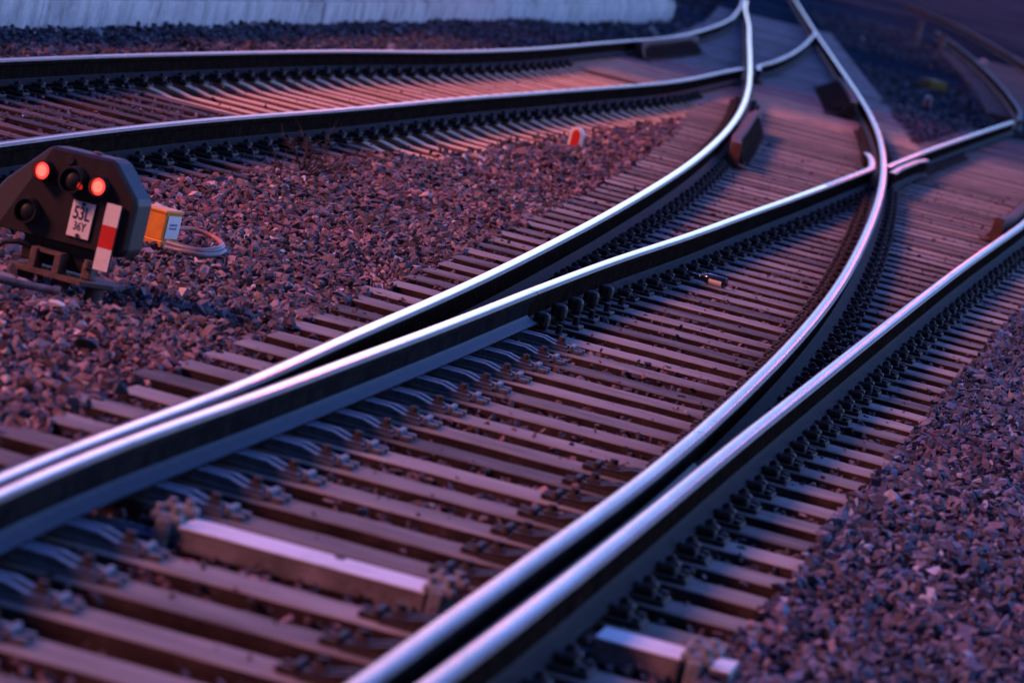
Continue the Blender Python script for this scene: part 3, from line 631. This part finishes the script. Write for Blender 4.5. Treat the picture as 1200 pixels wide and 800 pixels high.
# mounting
b=MB()
b.prism([(-.25,-.075,-.192+Z0),(.10,-.075,-.192+Z0),(.21,.06,-.192+Z0),(.21,.2,-.192+Z0),(-.25,.2,-.192+Z0)],(0,0,.018),0)
b.build('base_plate',M['iron'],sig)
b=MB()
b.box((-.155,.02,-.13+Z0),(.03,.10,.09),0,bev=.004); b.box((-.04,.02,-.13+Z0),(.03,.10,.09),0,bev=.004)
b.box((-.098,.02,-.093+Z0),(.10,.08,.016),0)
b.box((.09,.03,-.135+Z0),(.05,.06,.075),0,bev=.01); b.cyl((.09,.0,-.12+Z0),(.09,.0,-.085+Z0),.018,n=6)
b.box((-.08,.11,-.10+Z0),(.34,.10,.12),1,bev=.01)
b.build('mounting_bracket',[M['iron'],M['black']],sig)
for x,y in ((-.02,.02),(.13,.05),(-.2,.05)):
    b=MB(); b.cyl((x,y,-.33+Z0),(x,y,-.192+Z0),.04,n=16); b.build('foot',M['iron'],sig)
b=MB(); b.tube([(-.17,.03,-.10+Z0),(-.24,.0,-.085+Z0),(-.30,-.03,-.10+Z0),(-.34,-.06,-.16+Z0),(-.39,-.08,-.22+Z0)],.012); b.build('cable',M['black'],sig)

# junction box behind the signal
jb=empty('junction_box',(-1.778,21.5,-.218),R(-27))
tag(jb,'amber yellow junction box with a white label behind the dwarf signal','junction box')
b=MB(); b.box((-.075,.074,.105),(.150,.148,.135),0,bev=.005); b.box((-.075,.074,.021),(.168,.166,.034),0,bev=.005); b.box((-.075,.074,.178),(.160,.158,.020),0,bev=.006)
b.build('case',M['yellow'],jb)
b=MB(); b.box((.0025,.078,.105),(.004,.118,.112),0); lb=b.build('label_plate',M['white'],jb)
b=MB()
for zz,segs in ((.118,((.040,.010),(.054,.009),(.067,.011),(.082,.010),(.097,.011))),(.100,((.043,.012),(.060,.009),(.075,.012),(.092,.012)))):
    for yy,w in segs: b.box((.0052,yy+.008,zz),(.0012,w,.011),0)
b.build('print',M['ink_faint'],lb)
b=MB(); b.box((-.02,.03,-.04),(.03,.03,.10),0); b.box((-.12,.11,-.04),(.03,.03,.10),0); b.build('foot',M['iron'],jb)
b=MB()
def bez(P,n=24):
    P=[Vector(p) for p in P]; out=[]
    Q=[2*P[0]-P[1]]+P+[2*P[-1]-P[-2]]
    for i in range(1,len(Q)-2):
        for k in range(n):
            t=k/n; out.append(.5*(Q[i]*2+(Q[i+1]-Q[i-1])*t+(Q[i-1]*2-Q[i]*5+Q[i+1]*4-Q[i+2])*t*t+(Q[i]*3-Q[i-1]-Q[i+1]*3+Q[i+2])*t**3))
    out.append(P[-1]); return out
ho=Vector((-1.6,21.6,-.17))
b.tube([p-ho for p in bez([(-1.74,21.75,-.13),(-1.66,21.86,-.125),(-1.55,21.86,-.14),(-1.495,21.72,-.155),(-1.492,21.52,-.165)],10)],.012,10,1)
b.tube([p-ho for p in bez([(-1.488,21.62,-.150),(-1.50,21.48,-.155),(-1.56,21.36,-.168),(-1.64,21.36,-.172),(-1.74,21.42,-.175)],10)],.016,10,0)
b.tube([p-ho for p in bez([(-1.47,21.58,-.165),(-1.49,21.42,-.172),(-1.55,21.30,-.180),(-1.64,21.28,-.182),(-1.74,21.34,-.19)],10)],.013,10,0)
o=b.build('cable_hose',[M['hose'],M['hose_pink']],None,ho); tag(o,'looped grey and reddish cable hose lying on gravel beside the yellow box','cable')

# concrete cable cover and pipe stub in front of the signal
b=MB(); b.box((0,0,0),(.42,.62,.06),0,bev=.012); o=b.build('cable_cover',M['slab'],None,(-2.33,18.55,-.225),R(-8)); o.rotation_euler=(R(2),R(3),R(-8)); tag(o,'flat concrete cover slab in front of the dwarf signal','slab')
b=MB(); b.cyl((-.16,0,0),(.14,0,0),.018,n=14); b.cyl((.12,0,0),(.15,0,0),.023,n=14); o=b.build('pipe_stub',M['chair'],None,(-2.03,18.35,-.165),R(12)); tag(o,'short steel pipe stub lying in the gravel below the signal mount','pipe')

# bottle
bo=empty('bottle',(.945,26.72,SL_TOP+.037)); bo.rotation_euler=(0,0,R(-21))
tag(bo,'dark glass bottle with a white label lying on the brown sleepers','bottle')
prof=[(0,.0),(.0,.012),(.002,.0135),(.015,.0135),(.016,.012),(.07,.0125),(.085,.016),(.105,.028),(.125,.033),(.235,.033),(.243,.029),(.243,.0)]
vs=[];fs=[];n=24
for x,r_ in prof:
    for k in range(n): vs.append((x,math.cos(2*math.pi*k/n)*r_,math.sin(2*math.pi*k/n)*r_))
for i in range(len(prof)-1):
    for k in range(n): fs.append([i*n+k,i*n+(k+1)%n,(i+1)*n+(k+1)%n,(i+1)*n+k])
b=MB(); b.add(vs,fs,0,True); gb=b.build('glass_body',M['glass'],bo); shade_auto(gb.data,50)
vs=[];fs=[]
for x in (.140,.222):
    for k in range(15): 
        a=math.radians(172+95*k/14); vs.append((x,math.cos(a)*.0336,math.sin(a)*.0336))
fs=[[k,k+1,15+k+1,15+k] for k in range(14)]
b=MB(); b.add(vs,fs,0,True); b.build('label',M['white'],bo)
b=MB(); b.cyl((-.004,0,0),(.018,0,0),.0145,n=18); b.build('cap',M['black'],bo)

# arched boundary markers
def marker(loc,rz,label,s=1.0):
    root=empty('clearance_marker',loc,rz); root.scale=(s,s,s); tag(root,label,'marker')
    out=[(-.057,0),(-.057,.115)]+[(.057*math.cos(a),.115+.05*math.sin(a)) for a in np.linspace(math.pi*.93,math.pi*.07,9)]+[(.057,.115),(.057,0)]
    inn=[(x*.60,z*.86+.0) for x,z in out]
    b=MB(); b.prism([(x,0,z) for x,z in out],(0,.07,0),0); w=b.build('body',M['white'],root)
    md=w.modifiers.new('edge','BEVEL'); md.width=.008; md.segments=2; md.limit_method='ANGLE'; md.angle_limit=R(50)
    b=MB(); b.prism([(x,-.004,z) for x,z in inn],(0,.006,0),0); b.build('face_panel',M['red'],root)
marker((.115,37.2,-.225),R(-16),'small red and white arched marker standing in the gravel under the left track')
marker((5.29,67.6,-.24),R(10),'small blurred red and white marker near the distant yellow box')

# distant trackside things
b=MB(); b.box((0,0,.07),(.34,.5,.14),0,bev=.02); b.box((.02,0,.155),(.28,.42,.03),0,bev=.01); o=b.build('cable_pit_lid',M['olive'],None,(6.05,77.2,-.26),R(20)); tag(o,'dirty yellow box lid lying on the dark ground at the upper right','lid')
def stake(loc,h,lean,label,mat='white'):
    b=MB(); b.box((0,0,h/2),(.06,.05,h),0,bev=.006); b.box((0,0,h),(.07,.06,.02),0,bev=.004); o=b.build('marker_stake',M[mat],None,loc); o.rotation_euler=(R(lean[0]),R(lean[1]),0); tag(o,label,'stake')
stake((1.16,70.1,-.28),.24,(10,-55),'short white stake leaning beside the wall-side rail')
stake((6.14,102.,-.3),.20,(70,30),'fallen white stake on the dark ground above the long frog rail')
def rock(name,loc,d,mat,label,rz=0,seed=0):
    bm=bmesh.new(); rr=random.Random(seed)
    for k in range(22):
        v=Vector((rr.gauss(0,1),rr.gauss(0,1),rr.gauss(0,1))).normalized()*(.8+.2*rr.random()); bm.verts.new((v.x*d[0]/2,v.y*d[1]/2,v.z*d[2]/2))
    bmesh.ops.convex_hull(bm,input=bm.verts); 
    for v in [v for v in bm.verts if not v.link_faces]: bm.verts.remove(v)
    me=bpy.data.meshes.new(name); bm.to_mesh(me); bm.free(); me.materials.append(mat)
    o=link(name,me,None,loc,rz); tag(o,label,'stone'); return o
rock('pale_rock',(9.3,105.5,-.22),(.3,.3,.2),M['stone_white'],'whitish rock at the far upper right beyond the dark track',0,5)
rock('pale_rock',(-1.845,17.95,-.165),(.10,.07,.045),M['stone_white'],'flat pinkish pale stone in the gravel below the signal',.3,8)
rock('pale_rock',(1.005,12.62,-.17),(.085,.07,.06),M['stone_white'],'pale round stone at the gravel edge beside the hollow sleeper end',.3,9)
rock('dark_rock',(-1.60,17.0,-.165),(.12,.09,.07),M['black'],'black lump of stone in the reddish gravel left of the points',.2,12)
for i,(px,py,h) in enumerate(((7.9,109.,.6),(8.05,103.,.5))):
    b=MB(); b.cyl((0,0,0),(0,0,h),.055,n=10); b.box((0,0,h*.93),(.16,.05,.16),0,bev=.01); b.cyl((0,0,0),(0,0,.06),.1,n=10)
    o=b.build('short_post',M['hose'],None,(px,py,-.3)); tag(o,('short grey post with a square plate in the dark upper right corner','grey short post with a square plate nearer the yellow lid')[i],'post')

# dry weed
b=MB()
def twig(p,d,l,r,depth):
    pts=[Vector(p)]; dd=Vector(d).normalized()
    k=5
    for i in range(k):
        dd=(dd+Vector((random.gauss(0,.16),random.gauss(0,.12),random.gauss(0.03,.12)))).normalized(); pts.append(pts[-1]+dd*l/k)
    b.tube(pts,[r*(1-.7*i/k) for i in range(k+1)],5)
    if depth>0:
        for q in range(3 if depth>1 else 4):
            i=random.randint(2,k); a=(dd+Vector((random.gauss(0,.6),random.gauss(0,.4),random.gauss(.1,.45)))).normalized(); twig(pts[i],a,l*random.uniform(.4,.65),r*.55,depth-1)
for d in ((.1,0,1),(.55,.1,.75),(-.25,0,1),(.8,0,.55),(-.55,.1,.8),(.3,-.1,.9),(-.9,0,.5),(1,0,.35),(.2,.3,1),(-.4,-.2,.7),(.9,.2,.7),(.65,-.2,.4),(-.15,.2,.6),(1.2,.1,.55)):
    twig((0,0,0),d,random.uniform(.15,.25),.0062,2)
o=b.build('dry_weed',M['twig'],None,(-1.50,27.5,-.21)); tag(o,'leafless dark weed with thin branching twigs beside the left track','weed')

# ------------------------------------------------------------------ retaining wall by the left track
wb0=Vector((-5.97,21.5,-.3)); wd=Vector((5.15,41.34,0)).normalized(); wn=Vector((wd.y,-wd.x,0))
wall=empty('retaining_wall',wb0,math.atan2(wd.y,wd.x)); tag(wall,'pale streaked concrete panel wall with a low ledge behind the left track','wall')
Lw=60.2; x=0; k=0
while x<Lw-.05:
    w=min(random.choice((1.9,2.0,2.05)),Lw-x)
    b=MB()
    b.box((x+w/2-.006,.16,.155),(w-.018,.30,.35),0,bev=.008)
    b.build('panel',M['concrete'],wall)
    b=MB(); b.box((x+w/2-.006,.20,.365),(w-.014,.30,.06),0,bev=.008); b.box((x+w/2-.006,.27,.52),(w-.014,.26,.27),0,bev=.01); b.build('coping_panel',M['concrete'],wall)
    x+=w
b=MB(); b.box((Lw/2,.2,.1),(Lw-.3,.20,.36),0); b.build('core',M['slab'],wall)

b=MB(); b.box((Lw/2,2.86,.14),(Lw,5.0,.47),0); pf=b.build('platform',M['slab'],None,wb0,math.atan2(wd.y,wd.x)); tag(pf,kind='structure')
# ------------------------------------------------------------------ unseen shed added to shade the far end of the yard
sh=empty('shade_shed',(-17.5,95.0,-.3)); tag(sh,'tall unseen shed added at the far left to shade the distant tracks','shed')
b=MB(); b.box((0,0,8.6),(7,96,17.2),0); 
b.build('wall',M['slab'],sh)
b=MB(); b.prism([(-4,-48.4,17.2),(4,-48.4,17.2),(4,-48.4,17.45),(0,-48.4,19.2),(-4,-48.4,17.45)],(0,96.8,0),0); b.build('roof',M['iron'],sh)
b=MB(); b.box((-9,118,9),(14,130,24),0); b.build('shade_tower',M['slab'],sh)  # second added block, carries the shade further back
for k in range(8):
    b=MB(); b.box((3.53,-42+12*k,2.1),(.08,4,4.2),0); b.build('door',M['check'],sh)
# ------------------------------------------------------------------ signal gantry over the far tracks (its red lamps glint on the rail heads)
ga_=empty('signal_gantry',(1.0,61.0,-.3)); tag(ga_,'steel signal gantry spanning the tracks above the far end, with red lamps','gantry')
for px in (-9.6,10.6):
    b=MB(); b.box((px,0,4.6),(.3,.3,9.2),0,bev=.02); b.build('post',M['iron'],ga_)
b=MB()
for zz in (8.9,9.6): b.box((.5,0,zz),(20.5,.14,.12),0)
for k in range(20): b.cyl((-9.6+k*1.02,0,8.92+.66*(k%2)),(-8.58+k*1.02,0,8.92+.66*((k+1)%2)),.03,n=6)
b.build('beam',M['iron'],ga_)
for (lx,lz) in GLINTS:
    b=MB(); b.box((lx-1.0,-.35,lz+.3),(.5,.16,.8),0,bev=.05); h=b.build('signal_head',M['black'],ga_)
    b=MB(); b.box((lx-1.0,-.25,(lz+.7+9.3)/2+.15),(.08,.08,max(.3,9.3-lz-.4)),0); b.build('hanger',M['iron'],ga_)
    b=MB(); b.cyl((lx-1.0,-.432,lz+.3),(lx-1.0,-.444,lz+.3),.12,n=20); b.build('lens',M['lamp_far'],h)
# ------------------------------------------------------------------ ground and ballast
bm=bmesh.new()
S=1500
for v in ((-S,-40,-.305),(S,-40,-.305),(S,S*2,-.305),(-S,S*2,-.305)): bm.verts.new(v)
bm.faces.new(bm.verts); me=bpy.data.meshes.new('ground'); bm.to_mesh(me); bm.free(); me.materials.append(M['ground'])
g=link('ground',me); tag(g,kind='structure')

def stone_variants(n,nv):
    out=[]
    for i in range(n):
        bm=bmesh.new(); rr=random.Random(100+i)
        for k in range(nv):
            v=Vector((rr.gauss(0,1),rr.gauss(0,1),rr.gauss(0,1))).normalized()*(.78+.22*rr.random()); bm.verts.new(v*.5)
        r=bmesh.ops.convex_hull(bm,input=bm.verts)
        for v in [v for v in bm.verts if not v.link_faces]: bm.verts.remove(v)
        bmesh.ops.triangulate(bm,faces=bm.faces); bm.verts.index_update()
        out.append((np.array([v.co[:] for v in bm.verts]),np.array([[v.index for v in f.verts] for f in bm.faces]))); bm.free()
    return out
def Xa(k,y): 
    c=AL[k]; return np.interp(y,c[:,1],c[:,0])
def n2d(x,y,s,seed):
    r=np.random.default_rng(seed); o=0
    for i in range(5):
        a=r.uniform(0,6.28); f=s*(.6+.5*i); o=o+np.sin((x*math.cos(a)+y*math.sin(a))*f+r.uniform(0,6.28))/(1+.5*i)
    return o/2.2
def in_track(x,y,mg=0.0):
    """signed inside-ness: True where sleepers lie"""
    e1=(x>Xa('A',y)-.50+mg)&(x<Xa('D',y)+.46-mg)&(y<64)
    e2=(x>Xa('E',y)-.45+mg)&(x<Xa('F',y)+np.where(y>31.3,.70,.42)-mg)&(y<52)
    e3=(x>Xa('E',y)-.45)&(x<Xa('C',y)+.5)&(y>=52)
    e4=(x>Xa('H',y)-.4)&(x<Xa('H',y)+1.9)&(y>69)
    g=(x>Xa('C',y)+.55)&(x<Xa('V',y)-.55)&(y>52)
    return (e1&~g)|e2|e3|e4
def hz(x,y):
    return .018*n2d(x,y,3.1,3)+.012*n2d(x,y,7.,4)
VAR=stone_variants(20,9)
def ballast(name,x,y,z,size,sq,mat='ballast'):
    n=len(x); vi=rng.integers(0,len(VAR),n); V=[];Fc=[];off=0
    # random rotations (mostly flat lying)
    yaw=rng.uniform(0,2*np.pi,n); tx=rng.normal(0,.55,n); ty=rng.normal(0,.55,n)
    cz,sz=np.cos(yaw),np.sin(yaw); cx,sx=np.cos(tx),np.sin(tx); cy,sy=np.cos(ty),np.sin(ty)
    Rz=np.zeros((n,3,3));Rz[:,0,0]=cz;Rz[:,0,1]=-sz;Rz[:,1,0]=sz;Rz[:,1,1]=cz;Rz[:,2,2]=1
    Rx=np.zeros((n,3,3));Rx[:,0,0]=1;Rx[:,1,1]=cx;Rx[:,1,2]=-sx;Rx[:,2,1]=sx;Rx[:,2,2]=cx
    Ry=np.zeros((n,3,3));Ry[:,1,1]=1;Ry[:,0,0]=cy;Ry[:,0,2]=sy;Ry[:,2,0]=-sy;Ry[:,2,2]=cy
    RR=Rx@Ry@Rz
    sc=np.stack([size*rng.uniform(.9,1.35,n),size*rng.uniform(.7,1.05,n),size*sq*rng.uniform(.7,1.3,n)],1)
    for v in range(len(VAR)):
        idx=np.where(vi==v)[0]; vv,ff=VAR[v]
        P=vv[None]*sc[idx][:,None,:]; P=np.einsum('nij,nkj->nki',RR[idx],P); P+=np.stack([x[idx],y[idx],z[idx]],1)[:,None,:]
        k=len(vv); V.append(P.reshape(-1,3)); Fc.append((ff[None]+(off+np.arange(len(idx))*k)[:,None,None]).reshape(-1,3)); off+=len(idx)*k
    V=np.concatenate(V);Fc=np.concatenate(Fc)
    me=bpy.data.meshes.new(name); me.vertices.add(len(V)); me.vertices.foreach_set('co',V.astype(np.float32).ravel())
    me.loops.add(Fc.size); me.loops.foreach_set('vertex_index',Fc.astype(np.int32).ravel())
    me.polygons.add(len(Fc)); me.polygons.foreach_set('loop_start',np.arange(0,Fc.size,3,dtype=np.int32)); me.polygons.foreach_set('loop_total',np.full(len(Fc),3,dtype=np.int32))
    me.polygons.foreach_set('use_smooth',np.zeros(len(Fc),dtype=bool)); me.update(calc_edges=True); me.materials.append(M[mat]); o=link(name,me); tag(o,kind='stuff'); return o
def scatter(y0,y1,dens,mg=.7,tan=.1175):
    # uniform over the trapezoid the lens could see, plus a margin for a step aside
    A=0.0; n=int(dens*((tan*(y1**2-y0**2))+2*mg*(y1-y0))); ys=[]
    yv=np.sqrt(rng.uniform(y0**2,y1**2,n)); xv=rng.uniform(-1,1,n)*(tan*yv+mg); return xv,yv
X1=[];Y1=[];Z1=[];S1=[]
def bed(y0,y1,d_out,d_in,smean,mg=.7):
    for layer in (0,1):
        x,y=scatter(y0,y1,d_out*(.5 if layer==0 else .6),mg)
        k=~in_track(x,y,.0); x,y=x[k],y[k]
        # leave the wall, signal foot and cover slab clear
        z=(-.255 if layer==0 else -.212)+hz(x,y)
        z+=np.where(x>Xa('D',y)+.4,.02,0)
        s=np.clip(rng.lognormal(math.log(smean),.36,len(x)),smean*.4,smean*2.0)
        X1.append(x);Y1.append(y);Z1.append(z+rng.normal(0,.008,len(x)));S1.append(s)
    x,y=scatter(y0,y1,d_in,mg); k=in_track(x,y,-.12); x,y=x[k],y[k]
    s=np.clip(rng.lognormal(math.log(smean*.85),.3,len(x)),smean*.4,smean*1.6)
    X1.append(x);Y1.append(y);lt=(x<Xa('F',y)+.5)&(y<52); dark=lt&(y<31.6)
    Z1.append(np.where(dark,-.262,np.where(lt,-.285,-.283))+rng.normal(0,.008,len(x))+.3*hz(x,y));S1.append(s)
bed(9.3,32,760,300,.049)
bed(32,64,340,110,.064,1.2)
x=np.concatenate(X1);y=np.concatenate(Y1);z=np.concatenate(Z1);s=np.concatenate(S1)
wallx=wb0.x+(y-wb0.y)*wd.x/wd.y
clear=((x-(-1.85))/.33)**2+((y-19.05)/.28)**2<1
slabm=(abs(x+2.33)<.2)&(abs(y-18.55)<.3)
keep=(x>wallx-.1)&~(clear&(z>-.235))&~(slabm&(z>-.24)); 
rt_=x>Xa('D',y)+.44
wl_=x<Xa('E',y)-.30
it_=in_track(x,y,.0)&(z<-.245)&~wl_
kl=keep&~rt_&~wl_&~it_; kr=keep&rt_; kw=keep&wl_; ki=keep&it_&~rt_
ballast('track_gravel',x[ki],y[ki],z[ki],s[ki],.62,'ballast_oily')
ballast('shade_toned_gravel',x[kw],y[kw],z[kw],s[kw],.62,'ballast_far')  # darker stones paint the shade along the wall foot
ballast('ballast_gravel',x[kl],y[kl],z[kl],s[kl],.62)
ballast('shoulder_gravel',x[kr],y[kr],z[kr],s[kr],.62,'ballast_blue')
x,y=scatter(64,125,26,1.5); k=~in_track(x,y); x,y=x[k],y[k]; kk=(x>wb0.x+(y-wb0.y)*wd.x/wd.y)|(y>77); x,y=x[kk],y[kk]
dk=n2d(x,y,.35,9)
kk=dk<.35; x,y=x[kk],y[kk]
ballast('distant_gravel',x,y,np.full(len(x),-.27),rng.uniform(.07,.14,len(x)),.6,'ballast_far')
# drifts of ballast that fill parts of the gaps between the sleepers
x,y=scatter(10,46,260,.2); k=in_track(x,y,-.05)&(n2d(x,y,4.3,21)>-.15)&~((x<Xa('F',y)+.5)&(y>31)); x,y=x[k],y[k]
ballast('gap_gravel',x,y,-.228+rng.normal(0,.010,len(x)),rng.uniform(.03,.06,len(x)),.6,'ballast_oily')
# stray stones lying on the sleepers
x,y=scatter(11,45,11,.2); k=in_track(x,y,.1); x,y=x[k],y[k]
ballast('stray_stones',x,y,np.full(len(x),SL_TOP+.008),rng.uniform(.008,.036,len(x)),.5)

# ------------------------------------------------------------------ sky, sun, camera
w=bpy.data.worlds.new('World'); scene.world=w; w.use_nodes=True; t=w.node_tree; L=t.links
bg=t.nodes['Background']; sky=t.nodes.new('ShaderNodeTexSky'); sky.sky_type='NISHITA'; sky.sun_disc=False
SUN_EL,SUN_AZ=R(SUN_ELEV),R(SUN_AZIM)      # azimuth clockwise from the camera's forward axis (+y)
sky.sun_elevation=SUN_EL; sky.sun_rotation=SUN_AZ; sky.altitude=300; sky.air_density=1.2; sky.dust_density=1.0; sky.ozone_density=4.0
tc=t.nodes.new('ShaderNodeTexCoord'); sx=t.nodes.new('ShaderNodeSeparateXYZ'); L.new(tc.outputs['Generated'],sx.inputs[0])
mx=t.nodes.new('ShaderNodeMix'); mx.data_type='RGBA'; mx.blend_type='MULTIPLY'; mx.inputs[0].default_value=1
r=ramp(t,sx.outputs['Z'],SKYRAMP); L.new(sky.outputs[0],mx.inputs[6]); L.new(r.outputs[0],mx.inputs[7]); 
az=t.nodes.new('ShaderNodeMapRange'); az.interpolation_type='SMOOTHSTEP'
for k,v in (('From Min',-.8),('From Max',.9),('To Min',SKY_BACK),('To Max',1.0)): az.inputs[k].default_value=v
bd=t.nodes.new('ShaderNodeVectorMath'); bd.operation='DOT_PRODUCT'; L.new(tc.outputs['Generated'],bd.inputs[0]); bd.inputs[1].default_value=(math.sin(R(BRIGHT_AZ)),math.cos(R(BRIGHT_AZ)),0); L.new(bd.outputs['Value'],az.inputs['Value'])
# afterglow low in the sky, ahead and a little to the left
gd=Vector((math.sin(R(GLOW_AZ))*math.cos(R(GLOW_EL)),math.cos(R(GLOW_AZ))*math.cos(R(GLOW_EL)),math.sin(R(GLOW_EL))))
dt=t.nodes.new('ShaderNodeVectorMath'); dt.operation='DOT_PRODUCT'; L.new(tc.outputs['Generated'],dt.inputs[0]); dt.inputs[1].default_value=gd
gr=ramp(t,dt.outputs['Value'],GLOW); ga=t.nodes.new('ShaderNodeMix'); ga.data_type='RGBA'; ga.blend_type='ADD'; ga.inputs[0].default_value=1
L.new(mx.outputs[2],ga.inputs[6]); L.new(gr.outputs[0],ga.inputs[7]); mx=ga
mx2=t.nodes.new('ShaderNodeMix'); mx2.data_type='RGBA'; mx2.blend_type='MULTIPLY'; mx2.inputs[0].default_value=1
L.new(mx.outputs[2],mx2.inputs[6]); L.new(az.outputs[0],mx2.inputs[7]); # pale blue breadth of evening sky over the right-hand side
g2=Vector((math.sin(R(85))*math.cos(R(24)),math.cos(R(85))*math.cos(R(24)),math.sin(R(24))))
d2=t.nodes.new('ShaderNodeVectorMath'); d2.operation='DOT_PRODUCT'; L.new(tc.outputs['Generated'],d2.inputs[0]); d2.inputs[1].default_value=g2
gr2=ramp(t,d2.outputs['Value'],GLOW2); gb=t.nodes.new('ShaderNodeMix'); gb.data_type='RGBA'; gb.blend_type='ADD'; gb.inputs[0].default_value=1
L.new(mx2.outputs[2],gb.inputs[6]); L.new(gr2.outputs[0],gb.inputs[7]); L.new(gb.outputs[2],bg.inputs['Color']); bg.inputs['Strength'].default_value=SKY
ld=bpy.data.lights.new('sun','SUN'); ld.energy=SUN; ld.angle=R(SUN_ANG); ld.color=SUN_COL
lo=bpy.data.objects.new('sun',ld); col.objects.link(lo)
sd=Vector((math.sin(SUN_AZ)*math.cos(SUN_EL),math.cos(SUN_AZ)*math.cos(SUN_EL),math.sin(SUN_EL)))
lo.rotation_euler=sd.to_track_quat('Z','Y').to_euler(); lo.location=sd*50+Vector((0,30,0))

cd=bpy.data.cameras.new('camera'); cam=bpy.data.objects.new('camera',cd); col.objects.link(cam); scene.camera=cam
cp,sp=math.cos(CAM_PITCH),math.sin(CAM_PITCH); cr_,sr_=math.cos(CAM_ROLL),math.sin(CAM_ROLL)
fwd=Vector((0,cp,-sp)); up=Vector((0,sp,cp)); rt=Vector((1,0,0))
r2=rt*cr_+up*sr_; u2=up*cr_-rt*sr_
cam.matrix_world=Matrix(((r2.x,u2.x,-fwd.x,0),(r2.y,u2.y,-fwd.y,0),(r2.z,u2.z,-fwd.z,CAM_H),(0,0,0,1)))
cd.sensor_width=36; cd.sensor_fit='HORIZONTAL'; cd.lens=36*5200/1200; cd.clip_start=.1; cd.clip_end=5000
cd.dof.use_dof=True; cd.dof.focus_distance=23.5; cd.dof.aperture_fstop=FSTOP; cd.dof.aperture_blades=9
scene.view_settings.view_transform='Standard'; scene.view_settings.look='None'; scene.view_settings.gamma=1; scene.view_settings.use_curve_mapping=False
scene.view_settings.exposure=EXPO
scene.cycles.use_denoising=True; scene.cycles.max_bounces=6; scene.cycles.diffuse_bounces=3; scene.cycles.glossy_bounces=3
